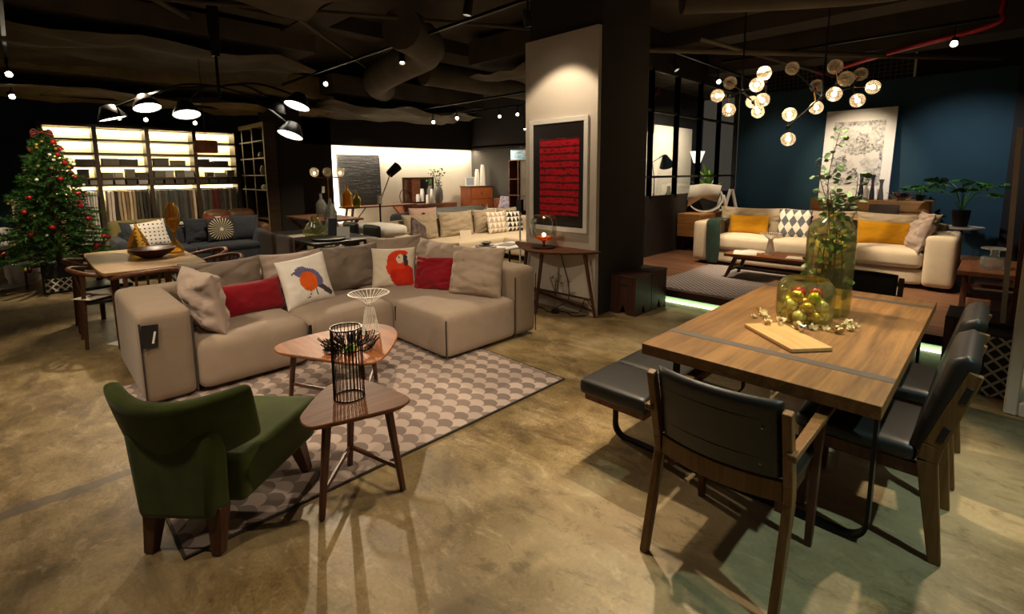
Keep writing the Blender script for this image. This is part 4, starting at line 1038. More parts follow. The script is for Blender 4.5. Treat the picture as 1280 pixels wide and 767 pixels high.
t = thing('hanging_lamp', 'small pale conical glass lamp hanging behind the windows', 'lamp', (12.75, 5.8, 1.85))
sh_m = emit('lamp_shade_glow', (1., .85, .7), 1.6); 
G().lathe([(.09, 0), (.2, .3), (.19, .3), (.08, 0)], 8, cap=False).obj('shade', sh_m, t)
G().tube([(0, 0, .3), (0, 0, 2.0)], .008, 6).obj('cord', M['black'], t)
o = G().lathe([(.001, 0), (.1, 0), (.11, .03), (.1, .22), (.04, .33), (.035, .45), (.03, .45), (.03, .33), (.09, .2), (.1, .03), (.001, .02)], 20).obj('glass_bottle', M['glass_bottle'], loc=(9.98, 5.15, .861), smooth=50); tag(o, 'squat glass bottle on the cabinet behind the left windows', 'bottle')
# ================================================================== lit fabric shelves at the back
t = thing('shelving_unit', 'tall dark wood wall shelving with glowing cream back panels and four bays', 'shelves', (1.94, 12.4, 0))
BX = [.36, 1.10, 1.91, 2.72, 3.52]
for x in BX: G().box(x-.035, x+.035, 12.2, 12.6, 0, 2.58).obj('upright', M['shelf_wood'], t, W=1, smooth=0)
for z, h in ((2.55, .05), (2.29, .035), (2.03, .04), (1.80, .03), (1.56, .035), (1.43, .03), (.05, .08)):
    G().box(BX[0], BX[4], 12.21, 12.58, z-h/2, z+h/2).obj('shelf', M['shelf_wood'], t, W=1, smooth=0)
G().box(BX[0], BX[4], 12.585, 12.6, .05, 2.56).obj('back_panel', plain('cream_panel', '#e6d6a8', .7, 0, .04), t, W=1, smooth=0)
for i in range(4): G().tube([(BX[i]+.03, 12.38, 1.33), (BX[i+1]-.03, 12.38, 1.33)], .012, 8).obj('hanging_rail', M['black_metal'], t, W=1)
bays = ['leftmost', 'second', 'third', 'rightmost']
def sbox(w, h, d, mt, x, z, label, grp, y=12.32):
    g = G().box(-w/2, w/2, -d/2, d/2, 0, h*.72); o = g.obj('storage_box', mt, loc=(x, y, z), bevel=.004)
    G().box(-w/2-.004, w/2+.004, -d/2-.004, d/2+.004, h*.72, h).obj('lid', mt, o, bevel=.003)
    return tag(o, label, 'box', grp)
gb = [plain('box_charcoal', '#3a352c', .7, 0, .15), plain('box_grey', '#55503f', .7, 0, .15), plain('box_black', '#25211b', .7, 0, .15), plain('box_light', '#8c877c', .7, 0, .1)]
rowA = [(0, .72, .26), (1, .2, .26), (1, .6, .28), (2, .2, .25), (2, .62, .24), (3, .14, .18), (3, .32, .08), (3, .6, .27)]
for i, (b, f_, w) in enumerate(rowA):
    x = BX[b]+.06+f_*.7; h = (.11, .13, .12, .15, .11, .14, .09, .11)[i]
    sbox(w, h, .22, gb[i % 3], x, 1.816, f'flat dark box on the upper box shelf in the {bays[b]} bay of the lit shelves', f'upper shelf boxes, {bays[b]} bay')
rowB = [(0, .6, .16), (0, .28, .14), (1, .06, .17), (1, .3, .13), (1, .55, .15), (1, .8, .18), (2, .08, .16), (2, .32, .15), (2, .58, .13), (2, .8, .17), (3, .22, .13), (3, .5, .17), (3, .78, .14)]
for i, (b, f_, w) in enumerate(rowB):
    x = BX[b]+.09+f_*.72; h = (.16, .11, .1, .1, .17, .1, .14, .14, .15, .14, .1, .09, .15)[i]
    sbox(w, h, .2, gb[(i*2+1) % 4 if i % 5 else 2], x, 1.5785, f'dark box on the lower box shelf in the {bays[b]} bay of the lit shelves', f'lower shelf boxes, {bays[b]} bay')
for b in range(4):
    for k in range(4):
        x = BX[b]+.12+k*.185
        o = sbox(.15, .085, .2, gb[3] if b < 2 and k != 2 else gb[0], x, 1.446, f'shallow grey tray box in the narrow slot of the {bays[b]} bay of the lit shelves', f'tray boxes, {bays[b]} bay', 12.31)
cols = [['#d8d0c8', '#cfc8c4', '#b8b4b0', '#e0d8cc'], ['#cdbba8', '#d8c8b8', '#3a342c', '#b09a78', '#c4ac88', '#8a7350', '#c8b490', '#a08a68', '#4a443a', '#5a5448', '#3a3630'],
        ['#6a6450', '#4a463c', '#5a564a', '#3e3c36', '#4a4a48', '#585650', '#3a3a38', '#46443e', '#56544c', '#3a3632', '#6a5040', '#c8b898'], ['#4a4438', '#3a3630', '#54503f', '#5a2420', '#6a2a24', '#5a2824', '#46423c', '#5c564a', '#3c3a36', '#8a7c60', '#4a463e']]
fm = {}
for b in range(4):
    n_ = 12 if b else 9; x0 = BX[b]+(.34 if b == 0 else .08)
    L = (BX[b+1]-.06-x0)/n_
    for k in range(n_):
        c = cols[b][min(k, len(cols[b])-1) if b else k % 4]
        if c not in fm: fm[c] = fabric('cloth_'+c[1:], c, .1)
        v = []; hz = R.uniform(.98, 1.04); nz = 6; w_ = L*.8
        for j in range(nz+1):
            z = -hz*j/nz; off = .006*math.sin(j*1.3+k)
            for sx, sy in ((-1, -1), (1, -1), (1, 1), (-1, 1)): v.append((sx*w_/2*(1-.1*(j == 0))+off, sy*.16+off*2, z))
        f = [(j*4+a, (j+1)*4+a, (j+1)*4+(a+1) % 4, j*4+(a+1) % 4) for j in range(nz) for a in range(4)]+[(0, 1, 2, 3), tuple(nz*4+a for a in (3, 2, 1, 0))]
        o = G().add(v, f).obj('hanging_fabric', fm[c], loc=(x0+L*(k+.5), 12.38, 1.315), bevel=.006)
        lum = sum(h2(c)); cn = 'dark red' if h2(c)[0] > 2.2*h2(c)[1] else 'pale' if lum > 1.1 else 'tan' if lum > .55 else 'dark grey'
        tag(o, f'{cn} fabric sample hanging from the rail in the {bays[b]} bay of the lit shelves', 'fabric sample', f'{cn} fabric samples, {bays[b]} bay')
# open side shelves
t = thing('open_shelves', 'dark open shelving standing crosswise to the right of the lit shelves', 'shelves', (3.66, 11.3, 0))
ed = plain('pale_edge', '#a8986c', .5)
for y in (10.58, 11.25, 11.9):
    u_ = G().box(3.56, 3.8, y-.02, y+.02, 0, 2.66).obj('upright', M['shelf_wood'], t, W=1, smooth=0); lab(G().box(3.55, 3.56, y-.02, y+.02, 0, 2.66).obj('edge_strip', ed, u_, W=1, smooth=0), 'pale front edge')
for z in (2.62, 2.3, 1.95, 1.6, 1.3, .7, .04): G().box(3.553, 3.797, 10.6, 12.1, z-.012-(.03 if z > 2.6 else 0), z+.012+(.03 if z > 2.6 else 0)).obj('shelf', ed, t, W=1, smooth=0)
G().box(3.79, 3.80, 10.56, 12.1, 0, 2.65).obj('back_panel', M['black_wall'], t, W=1, smooth=0)
for (y, z, h, r, mt, l) in ((10.95, 1.612, .2, .1, 'teak', 'tan woven basket on the dark open side shelves'), (10.9, 1.312, .1, .12, 'white_cotton', 'white folded cloth bundle on the dark open side shelves'), (11.0, 1.962, .12, .1, 'ceramic_grey', 'round grey pot on a high shelf of the open side shelves')):
    o = G().lathe([(.001, 0), (r*.8, 0), (r, h*.5), (r*.7, h), (r*.6, h), (.001, h*.9)], 16).obj('shelf_vessel', M[mt], loc=(3.67, y, z), smooth=60); tag(o, l, 'container')
# woven pendant
t = thing('pendant_lamp', 'brown woven drum pendant lamp hanging before the lit shelves', 'lamp', (1.92, 8.0, 1.92))
G().lathe([(.135, 0), (.145, .02), (.145, .16), (.135, .17), (.13, .165), (.138, .15), (.138, .03), (.13, .005)], 20, cap=False).obj('shade', plain('rattan', '#8a4a24', .6, 0, .35, 40), t, smooth=50)
G().tube([(0, 0, .1), (0, 0, 1.4)], .005, 6).obj('cord', M['black'], t)
G().lathe([(.001, .02), (.1, .02), (.1, .028), (.001, .028)], 16).obj('diffuser', M['lens_soft'], t)

# ------------------------------------------------------------------ christmas tree
TC = (.31, 9.38)
t = thing('christmas_tree', 'tall green christmas tree hung with red and gold baubles', 'tree', (*TC, 0))
G().tube([(0, 0, .2), (.01, 0, 1.2), (-.01, 0, 2.3)], [.045, .03, .008], 8).obj('trunk', M['stem'], t)
rt_ = random.Random(11); gb_, gn = G(), G(); tips = []
nb = 330
for k in range(nb):
    q = (k+.5)/nb; z = .42+(2.2-.42)*q**.92; rad_ = (.64*(1-q)**.85+.05)*rt_.uniform(.74, 1.05)*(1+.12*math.sin(q*44)); a = k*2.39996+rt_.uniform(-.2, .2)
    d = Vector((math.cos(a), math.sin(a), 0)); e = Vector((0, 0, z))+d*rad_+Vector((0, 0, -.10*rad_+.05))
    P = [Vector((0, 0, z)), Vector((0, 0, z+.03))+d*rad_*.5, e]; gb_.tube(P, [.008, .006, .002], 4)
    if q < .96: tips.append(e)
    m_ = int(12+46*rad_)
    for i in range(m_):
        f_ = .25+.78*i/m_; p = P[0].lerp(P[1], f_*2) if f_ < .5 else P[1].lerp(P[2], f_*2-1)
        for _ in range(3):
            nd = Vector((rt_.uniform(-1, 1), rt_.uniform(-1, 1), rt_.uniform(-.5, .6)))+d*.9; nd.normalize(); L = rt_.uniform(.05, .09)*(1-.3*q)
            w_ = nd.cross(Vector((0, 0, 1))).normalized()*.008; u_ = nd.cross(w_).normalized()*.004
            gn.add([p-w_, p+w_, p+nd*L, p-u_, p+u_], [(0, 1, 2), (3, 4, 2)])
gb_.obj('branches', M['stem'], t, smooth=0); gn.obj('needles', M['needle'], t, smooth=0)
protos_ = {}
def bauble(kind, r, p, lab_):
    if kind not in protos_:
        o = G().ball((0, 0, 0), .03, 12).obj('tree_bauble', M['bauble_'+kind], smooth=80)
        G().lathe([(.007, .028), (.007, .038), (.001, .039)], 6).obj('cap', M['brass'], o); protos_[kind] = o
    else: o = dup(protos_[kind])
    o.location = p; s = r/.03; o.scale = (s, s, s)
    return o
rt_.shuffle(tips)
for i, p in enumerate(tips[:84]):
    kind = 'red' if i < 30 else 'gold' if i < 62 else 'white'; r = (.036 if kind == 'red' else .02)*rt_.uniform(.85, 1.1)
    toward = Vector((-.05, -1)).dot(Vector((p.x, p.y)).normalized())
    hz = 'low' if p.z < .95 else 'middle' if p.z < 1.5 else 'top'
    sd = 'left' if p.x < -.08 else 'right' if p.x > .08 else 'centre'
    nm = {'red': 'shiny red bauble', 'gold': 'small gold bauble', 'white': 'small pearl bauble'}[kind]
    tag(bauble(kind, r, Vector((*TC, 0))+p+Vector((0, 0, -r-.008)), ''), f'{nm} hanging on the {hz} {sd} branches of the christmas tree', 'bauble', f'{kind} tree baubles, {hz} {sd}')
o = thing('ribbon_bow', 'dark red ribbon bow at the very top of the christmas tree', 'bow', (TC[0]-.02, TC[1]-.04, 2.2))
g = G()
for s in (-1, 1):
    for k in range(3):
        a = s*(.3+.5*k); g.tube(curve_pts([(0, 0, 0), (.1*s, -.02*k, .05-.04*k), (.13*s, -.02, -.02-.03*k), (.02*s, 0, -.01)], 4), .014, 6)
g.obj('loops', M['leather_bow'], o); o.scale = (.8, .8, .8); G().ball((0, -.02, 0), .025, 10).obj('knot', M['red'], o)
t = thing('planter_box', 'black planter box with a white lattice band under the christmas tree', 'planter', (.32, 9.38, 0))
lm = lattice('planter_lattice', '#15120f', '#c9c2b4', 9)
def lattice_x():
    n = N('planter_lattice_front', .6); s = n.sep(); y, z = n.m('MULTIPLY', s[0], 11.), n.m('MULTIPLY', s[2], 11.)
    a = n.m('ABSOLUTE', n.m('SUBTRACT', n.m('FRACT', n.m('ADD', y, z)), .5)); b = n.m('ABSOLUTE', n.m('SUBTRACT', n.m('FRACT', n.m('SUBTRACT', y, z)), .5))
    ln = n.m('MAXIMUM', n.m('LESS_THAN', a, .14), n.m('LESS_THAN', b, .14))
    n.col(n.mix(ln, h2('#15120f'), h2('#d2cabc'))); return n.mat
G().box(.10, .54, 9.15, 9.6, .0, .4).obj('body', M['black'], t, W=1, bevel=.005)
lab(G().box(.12, .52, 9.142, 9.152, .03, .21).obj('lattice_band', lattice_x(), t, W=1, smooth=0), 'white lattice pattern')
# things at the far left
o = G().box(-.02, .02, -.16, .16, 0, 1.24).rz(PI/2).rx(rad(-8)).obj('leaning_board', plain('pale_board', '#b8a890', .7), loc=(.05, 10.7, 0)); tag(o, 'pale beige board leaning upright behind the christmas tree', 'board')
t = thing('white_pedestal', 'white slender pedestal stand at the far left edge of the room', 'stand', (-.22, 10.2, 0))
G().lathe([(.001, 0), (.16, 0), (.16, .02), (.03, .05), (.025, .55), (.1, .62), (.12, .85), (.02, .88)], 20).obj('column', M['white'], t)
t = thing('toy_basket', 'low white rounded basket with a red ball on the floor left of the tree', 'basket', (-.08, 10.35, 0))
G().lathe([(.001, .0), (.14, .0), (.2, .14), (.2, .3), (.17, .32), (.16, .28), (.001, .1)], 20).obj('bowl', M['white'], t)
G().ball((.06, -.17, .22), .045, 10).obj('ball', M['bauble_red'], t)
t = thing('dark_stool', 'small dark wooden stool on the floor left of the planter box', 'stool', (.05, 9.9, 0))
G().box(-.13, .13, -.13, .13, .3, .33).obj('seat', M['walnut_leg'], t)
for x in (-.1, .1):
    for y in (-.1, .1): G().bar((x*1.15, y*1.15, 0), (x, y, .3), .03, .03).obj('leg', M['walnut_leg'], t)

# ------------------------------------------------------------------ left dining set
t = thing('left_dining_table', 'rounded teak dining table behind the corner sofa on the left', 'table', (.85, 6.4, 0)); t.name = 'teak_dining_table'
G().prism(rpoly([(.52, 5.56), (.85, 5.545), (1.18, 5.56), (1.26, 5.66), (1.275, 6.4), (1.26, 7.1), (1.18, 7.22), (.85, 7.235), (.5, 7.22), (.43, 7.1), (.42, 6.4), (.44, 5.66)], 6), .72, .75).obj('tabletop', M['teak'], t, W=1, bevel=.004)
G().box(.6, 1.1, 5.9, 7.0, .67, .72).obj('apron', M['walnut_leg'], t, W=1)
for x, s in ((.54, -1), (1.16, 1)):
    for y, q in ((5.74, -1), (7.06, 1)): G().bar((x+.01*s, y+.02*q, 0), (x, y, .7), .04, .04, .065, .065, up=(1,0,0)).obj('leg', M['walnut_leg'], t, W=1, bevel=.004)
def round_chair(loc, rz, label):
    t = thing('round_back_chair', label, 'chair', loc, rz, 'dark round backed chairs at the teak table')
    for x, y, x2, y2 in ((-.23, -.2, -.2, -.2), (-.23, .2, -.2, .2)): G().bar((x, y, 0), (x2, y2, .7), .028, .028, .036, .036, up=(1,0,0)).obj('rear_leg', M['walnut_leg'], t, bevel=.004)
    for s in (-1, 1): G().bar((.22, .22*s, 0), (.2, .21*s, .44), .026, .026, .036, .036, up=(1,0,0)).obj('front_leg', M['walnut_leg'], t, bevel=.004)
    G().soft(-.2, .24, -.24, .24, .42, .465, .02, .01, 4).obj('seat', M['leather'], t, weld=1e-5)
    G().tube(curve_pts([(.06, -.27, .67), (-.04, -.285, .685), (-.17, -.24, .71), (-.26, -.12, .735), (-.285, 0, .74), (-.26, .12, .735), (-.17, .24, .71), (-.04, .285, .685), (.06, .27, .67)], 5), .02, 8).obj('back_rail', M['walnut'], t, smooth=60)
    for y in (-.12, -.04, .04, .12): G().bar((-.2, y, .45), (-.26, y*1.1, .73), .012, .02).obj('spindle', M['walnut_leg'], t)
    return t
round_chair((.53, 6.12, 0), 0, 'dark round backed chair left of the teak table with papers on its seat')
round_chair((.53, 6.8, 0), 0, 'dark round backed chair at the left side of the teak table, further one')
round_chair((.79, 5.69, 0), PI/2, 'dark round backed chair at the near end of the teak table, behind the sofa arm')
round_chair((1.36, 5.86, 0), PI+.2, 'dark round backed chair at the right side of the teak table, nearer one')
round_chair((1.38, 6.5, 0), PI, 'dark round backed chair at the right side of the teak table, further one')
for i, (x, y, a, mt, l) in enumerate(((.5, 6.18, .3, 'paper', 'white paper sheet lying on the seat of the left dining chair'), (.42, 5.98, .6, 'cream_cotton', 'pale leaflet hanging over the edge of the left dining chair seat'))):
    o = G().box(-.15, .15, -.11, .11, 0, .005).obj('paper_sheet', M[mt], loc=(x, y, .4785+.0055*(1-i)), rz=a); tag(o, l, 'paper')
for i, (x, y, a) in enumerate(((.62, 5.95, .5), (.9, 6.2, -.3))):
    o = G().box(-.14, .14, -.1, .1, 0, .004).obj('floor_card', M['paper'], loc=(x, y, .0005), rz=a); tag(o, ['white card on the floor under the near end of the teak table', 'white card on the floor under the middle of the teak table'][i], 'card')
t = thing('dark_bowl', 'dark wide shallow bowl on the teak dining table', 'bowl', (.93, 6.3, .7505))
G().lathe([(.001, 0), (.08, 0), (.17, .05), (.215, .1), (.205, .1), (.16, .058), (.07, .015), (.001, .012)], 24).obj('bowl', M['walnut_leg'], t, smooth=60)
o = G().lathe([(.001, 0), (.075, 0), (.1, .03), (.105, .09), (.08, .17), (.04, .25), (.012, .31), (.006, .36), (.001, .365)], 18).obj('glass_pear', M['glass_amber'], loc=(.86, 6.66, .7505), smooth=60); tag(o, 'gold glass pear shaped ornament behind the dark bowl on the teak table', 'ornament')
ga_ = G().lathe([(.001, 0), (.075, 0), (.085, .03), (.06, .09), (.016, .15), (.014, .2), (.03, .25), (.068, .34), (.078, .43), (.06, .51), (.035, .56), (.03, .56), (.055, .5), (.065, .43), (.056, .34), (.02, .24), (.001, .23)], 22)
o = ga_.obj('amber_vase', M['glass_amber'], loc=(1.17, 6.5, .7505), smooth=60); tag(o, 'tall hourglass amber glass vase at the far right corner of the teak table', 'vase')
# grey sofa, olive sofa, brown sofa behind
t = thing('sofa', 'charcoal three seat sofa facing the camera in front of the lit shelves', 'sofa', (1.98, 9.75, 0))
blk('base', M['charcoal'], 1.05, 2.92, 9.2, 10.1, .14, .36, .04, .01)
for x0, x1 in ((1.05, 1.96), (1.97, 2.9)): blk('seat_cushion', M['charcoal'], x0, x1, 9.18, 9.9, .355, .46, .04, .01)
blk('back', M['charcoal'], 1.05, 2.92, 9.95, 10.15, .3, .72, .06, .01)
for x0, x1 in ((.94, 1.1), (2.9, 3.1)): blk('armrest', M['charcoal'], x0, x1, 9.2, 10.15, .14, .64, .08, .012)
for x, w_ in ((1.45, .8), (2.33, .85)): cushion('back_cushion', M['charcoal'], w_, .44, .2, (x, 9.82, .44), 0, .15, t, 40)
for x in (1.02, 3.0):
    for y in (9.3, 10.05): G().bar((x, y, 0), (x, y, .15), .03, .03, .045, .045, up=(1,0,0)).obj('leg', M['walnut_leg'], t, W=1)
def dots():
    n = N('dotted_print', .9); s = n.sep(); x, z = n.m('FRACT', n.m('MULTIPLY', s[0], 17.)), n.m('FRACT', n.m('MULTIPLY', s[2], 17.))
    d = n.m('SQRT', n.m('ADD', n.m('POWER', n.m('SUBTRACT', x, .5), 2.), n.m('POWER', n.m('SUBTRACT', z, .5), 2.)))
    n.col(n.mix(n.m('LESS_THAN', d, .2), h2('#e8e2d8'), h2('#4a3a3a'))); return n.mat
def burst():
    n = N('starburst_print', .9); s = n.sep(); a = n.m('ARCTAN2', n.m('SUBTRACT', s[2], .22), s[0]); r = n.m('SQRT', n.m('ADD', n.m('POWER', s[0], 2.), n.m('POWER', n.m('SUBTRACT', s[2], .22), 2.)))
    ln = n.m('LESS_THAN', n.m('ABSOLUTE', n.m('SUBTRACT', n.m('FRACT', n.m('MULTIPLY', a, 26/6.283)), .5)), .14)
    k = n.m('MULTIPLY', n.m('MAXIMUM', ln, n.m('LESS_THAN', r, .03)), n.m('LESS_THAN', r, .2))
    n.col(n.mix(k, h2('#37352f'), h2('#e0d4b8'))); return n.mat
scatter('scatter_cushion', 'white cushion with dark dots on the left of the charcoal sofa', dots(), .46, .44, .14, (1.42, 9.5, .462), .1, .2, 41, roll=-.15)
scatter('scatter_cushion', 'dark cushion with a pale starburst on the charcoal sofa', burst(), .44, .42, .14, (2.42, 9.58, .462), 0, .2, 42)
scatter('scatter_cushion', 'plain charcoal cushion at the right arm of the charcoal sofa', M['charcoal'], .46, .44, .16, (2.78, 9.56, .462), -.3, .2, 43)
t = thing('olive_sofa', 'olive green upholstered sofa back standing behind the charcoal sofa', 'sofa', (1.5, 10.95, 0))
blk('back', M['olive_f'], 1.0, 2.0, 10.6, 10.8, .12, .84, .06, .01); blk('seat', M['olive_f'], 1.0, 2.0, 10.8, 11.4, .12, .45, .05, .01)
for x in (1.06, 1.94):
    for y in (10.7, 11.3): G().bar((x, y, 0), (x, y, .13), .04, .04).obj('leg', M['walnut_leg'], t, W=1)
t = thing('leather_sofa', 'brown leather sofa with rounded back behind the charcoal sofa on the right', 'sofa', (2.95, 10.75, 0))
lb = M['leather_brown']
blk('seat', lb, 2.45, 3.45, 10.35, 11.0, .12, .45, .06, .01); blk('armrest', lb, 3.3, 3.5, 10.35, 11.1, .12, .66, .08, .01)
blk('back', lb, 2.42, 3.4, 10.9, 11.12, .12, .7, .06, .01)
for x, w_ in ((2.68, .45), (3.1, .5)): G().soft(x-w_/2, x+w_/2, 10.72, 10.98, .5, .93, .1, .02, 6).obj('back_cushion', lb, t, W=1, weld=1e-5, smooth=70)
for x in (2.5, 3.42):
    for y in (10.45, 11.0): G().bar((x, y, 0), (x, y, .13), .04, .04).obj('leg', M['walnut_leg'], t, W=1)
def chev():
    n = N('red_white_print', .9); s = n.sep(); x = n.m('ABSOLUTE', s[0]); v = n.m('SUBTRACT', s[2], n.m('MULTIPLY', x, 1.5))
    n.col(n.mix(n.m('MULTIPLY', n.m('GREATER_THAN', v, .0), n.m('LESS_THAN', v, .3)), h2('#e6ded4'), h2('#a8382e'))); return n.mat
scatter('scatter_cushion', 'white cushion with a red triangle standing on the brown leather sofa', chev(), .46, .4, .13, (2.62, 10.5, .452), .1, .15, 44)
t = thing('display_tray', 'narrow red edged tray table between the olive and brown sofas', 'table', (2.2, 10.75, 0))
G().box(1.98, 2.42, 10.6, 10.9, .72, .75).obj('top', M['cream_cotton'], t, W=1)
for x in (2.02, 2.38):
    for y in (10.64, 10.86): G().bar((x, y, 0), (x, y, .72), .025, .025).obj('leg', M['red'], t, W=1)

# ------------------------------------------------------------------ dark dining set in the middle
t = thing('dark_dining_table', 'dark dining table behind the corner sofa in the middle of the room', 'table', (2.95, 6.75, 0))
G().box(2.5, 3.4, 5.95, 7.75, .72, .755).obj('tabletop', M['black'], t, W=1, bevel=.004)
for x in (2.58, 3.32):
    for y in (6.05, 7.65): G().bar((x, y, 0), (x, y, .72), .06, .06).obj('leg', M['shelf_wood'], t, W=1)
def parsons(loc, rz, mt, label):
    t = thing('upholstered_chair', label, 'chair', loc, rz, 'upholstered chairs at the dark table')
    G().soft(-.25, .22, -.24, .24, .3, .48, .03, .01, 4).obj('seat', mt, t, weld=1e-5, smooth=70)
    G().soft(-.28, -.22, -.225, .225, .28, .86, .025, .01, 4).obj('backrest', mt, t, weld=1e-5, smooth=70)
    for x in (-.25, .18):
        for y in (-.2, .2): G().bar((x, y, 0), (x, y, .31), .035, .035).obj('leg', M['walnut_leg'], t)
parsons((2.5, 6.78, 0), 0, M['brown_f'], 'brown upholstered chair at the left side of the dark table, further one')
parsons((2.5, 6.2, 0), 0, M['brown_f'], 'brown upholstered chair at the left side of the dark table, nearer one')
parsons((3.37, 7.2, 0), PI, M['leather'], 'black leather chair at the right side of the dark table, further one')
parsons((3.37, 6.55, 0), PI, M['leather'], 'black leather chair at the right side of the dark table, nearer one')
o = G().lathe([(.001, 0), (.07, 0), (.155, .05), (.165, .1), (.12, .17), (.065, .23), (.045, .3), (.04, .3), (.05, .23), (.1, .16), (.001, .05)], 22).obj('gourd_vase', M['glass_olive'], loc=(2.76, 6.5, .7555), smooth=60); tag(o, 'olive glass gourd shaped vase on the dark dining table', 'vase')
o = G().lathe([(.001, 0), (.2, 0), (.215, .03), (.18, .03), (.001, .015)], 24).obj('dark_tray', M['black'], loc=(2.8, 6.2, .7555)); tag(o, 'round dark tray on the near end of the dark dining table', 'tray')
o = G().box(-.2, .2, -.14, .14, 0, .004).obj('place_mat', M['cream_cotton'], loc=(2.72, 6.95, .7555), rz=.1); tag(o, 'pale place mat on the dark dining table behind the gourd vase', 'place mat')
def bottle(name, loc, h, r, mt, label, neck=.35):
    o = G().lathe([(.001, 0), (r*.95, 0), (r, .02), (r, h*(1-neck)-.05), (r*.6, h*(1-neck)+.01), (r*.28, h*(1-neck*.7)), (r*.26, h), (r*.2, h), (r*.2, h*(1-neck*.7)), (r*.9, h*(1-neck)-.06), (r*.9, .03), (.001, .02)], 18).obj(name, mt, loc=loc, smooth=50)
    return tag(o, label, 'bottle')
bottle('glass_bottle', (3.22, 7.0, .7555), .36, .1, M['glass_bottle'], 'clear round glass decanter on the dark dining table', .5)
def card(name, loc, w, h, mt, label, rz=0., mats=None):
    o = G().box(-w/2, w/2, -.004, .004, 0, h).rx(rad(-10)).obj(name, mt, loc=loc, rz=rz); return tag(o, label, 'card')
card('price_card', (3.05, 6.62, .7555), .12, .24, M['ink'], 'dark price card with pale edge standing on the dark dining table', -.8)
card('price_card', (3.0, 6.2, .7555), .17, .16, M['paper'], 'white price card standing on the near end of the dark dining table', -.8)
t = thing('hanging_tag', 'white tag hanging by a string from the back of a black leather chair', 'tag', (3.685, 6.84, .82))
G().tube([(0, .0, .04), (.003, .0, -.14)], .004, 5).obj('string', M['cream_cotton'], t); G().box(-.002, .004, -.03, .03, -.26, -.14).obj('card', M['paper'], t)
# high table with bottles, candle lamp
t = thing('trestle_table', 'light brown trestle table with crossed legs behind the dark dining set', 'table', (4.15, 9.45, 0))
G().box(3.75, 4.6, 8.6, 10.25, .745, .785).obj('tabletop', M['walnut_top'], t, W=1, bevel=.004)
for y in (8.75, 10.1):
    for s in (-1, 1): G().bar((4.17+.36*s, y+.03*s, 0), (4.17-.36*s, y+.03*s, .745), .05, .045, up=(0,1,0)).obj('crossed_leg', M['walnut_leg'], t, W=1)
bottle('glass_bottle', (4.22, 9.6, .786), .45, .1, M['glass_bottle'], 'tall clear glass bottle on the trestle table, left of the pair', .35)
bottle('glass_bottle', (4.3, 9.36, .786), .36, .09, M['glass_bottle'], 'shorter clear glass bottle just right of the tall one on the trestle table', .35)
bottle('glass_bottle', (4.0, 8.72, .786), .36, .115, M['glass_bottle'], 'round bellied clear glass bottle at the near edge of the trestle table', .45)
t = thing('floor_lamp', 'slim floor lamp with three globe lights on a bar, by the dark wall', 'lamp', (4.75, 10.4, 0))
G().lathe([(.001, 0), (.15, 0), (.15, .015), (.012, .025), (.012, 1.55)], 16).obj('stem', M['brass'], t)
G().tube([(-.3, .0, 1.55), (.3, .0, 1.55)], .012, 8).obj('bar', M['brass'], t)
for k, x in enumerate((-.28, 0, .28)):
    G().lathe([(.03, 1.565), (.075, 1.6), (.095, 1.66), (.08, 1.73), (.03, 1.76)], 16, (x, 0, 0), cap=False).obj('globe', M['glass_smoke'], t, smooth=60)
    G().ball((x, 0, 1.64), .028, 10).obj('bulb', M['bulb'] if k != 1 else M['brass'], t)
t.rotation_euler = (0, 0, -PI/4)
card('hanging_label', (4.62, 10.36, 1.22), .06, .14, M['paper'], 'small white label tied to the stem of the slim floor lamp', -.8)
# niche
t = thing('black_painting', 'large black textured painting leaning against the lit niche wall', 'painting', (6.62, 12.48, .76))
n_ = N('black_relief', .3); n_.col(h2('#1b1918')); s_ = n_.sep(); n_.bump(n_.noise(9, 5, .7, n_.mp((.3, 1, 3.))), .9, .03)
G().box(-.62, .62, -.03, .03, 0, 1.38).rx(rad(-2)).obj('canvas', n_.mat, t)
t = thing('console_table', 'long narrow console table with splayed legs under the black painting', 'table', (6.75, 11.8, 0))
G().box(5.75, 7.85, 11.6, 12.05, .75, .785).obj('tabletop', M['walnut'], t, W=1, bevel=.004)
for x, s in ((5.95, -1), (7.65, 1)):
    for y in (11.66, 12.0): G().bar((x+.12*s, y, 0), (x, y, .75), .035, .035, .05, .05, up=(0,1,0)).obj('leg', M['walnut_leg'], t, W=1)
for x, s in ((6.3, -1), (7.3, 1)): G().bar((x+.3*s, 11.83, .3), (x-.1*s, 11.83, .75), .02, .02).obj('brace', M['black_metal'], t, W=1)
bottle('amber_bottle', (5.85, 11.75, .786), .58, .13, M['glass_amber'], 'large amber glass bottle on the niche console', .35)
bottle('amber_bottle', (6.08, 11.7, .786), .4, .1, glass('green_amber_glass', (.6, .55, .15), .8, .05, .15), 'smaller olive amber bottle right of the large amber bottle', .35)
o = G().box(-.35, .35, -.22, .22, 0, .08).obj('stool_box', M['cream_cotton'], loc=(5.35, 10.6, .46), bevel=.02); 
t = thing('bench_seat', 'small pale cushioned bench left of the niche console', 'bench', (5.35, 10.6, 0)); o.parent = t; o.location = (0, 0, .4); o.name = 'cushion'
for x in (-.28, .28):
    for y in (-.16, .16): G().bar((x, y, 0), (x, y, .4), .04, .04).obj('leg', M['oak_light'], t)
t = thing('reading_lamp', 'tall articulated floor lamp with black drum shade in front of the niche', 'lamp', (5.76, 10.0, 0))
G().lathe([(.001, 0), (.17, 0), (.17, .02), (.02, .03), (.02, 1.05)], 16).obj('stem', M['black_metal'], t)
G().tube([(0, 0, .98), (.34, .02, 1.66)], .013, 8).obj('arm', M['oak_light'], t); G().box(-.04, .04, -.03, .03, .95, 1.12).obj('joint_label', M['paper'], t)
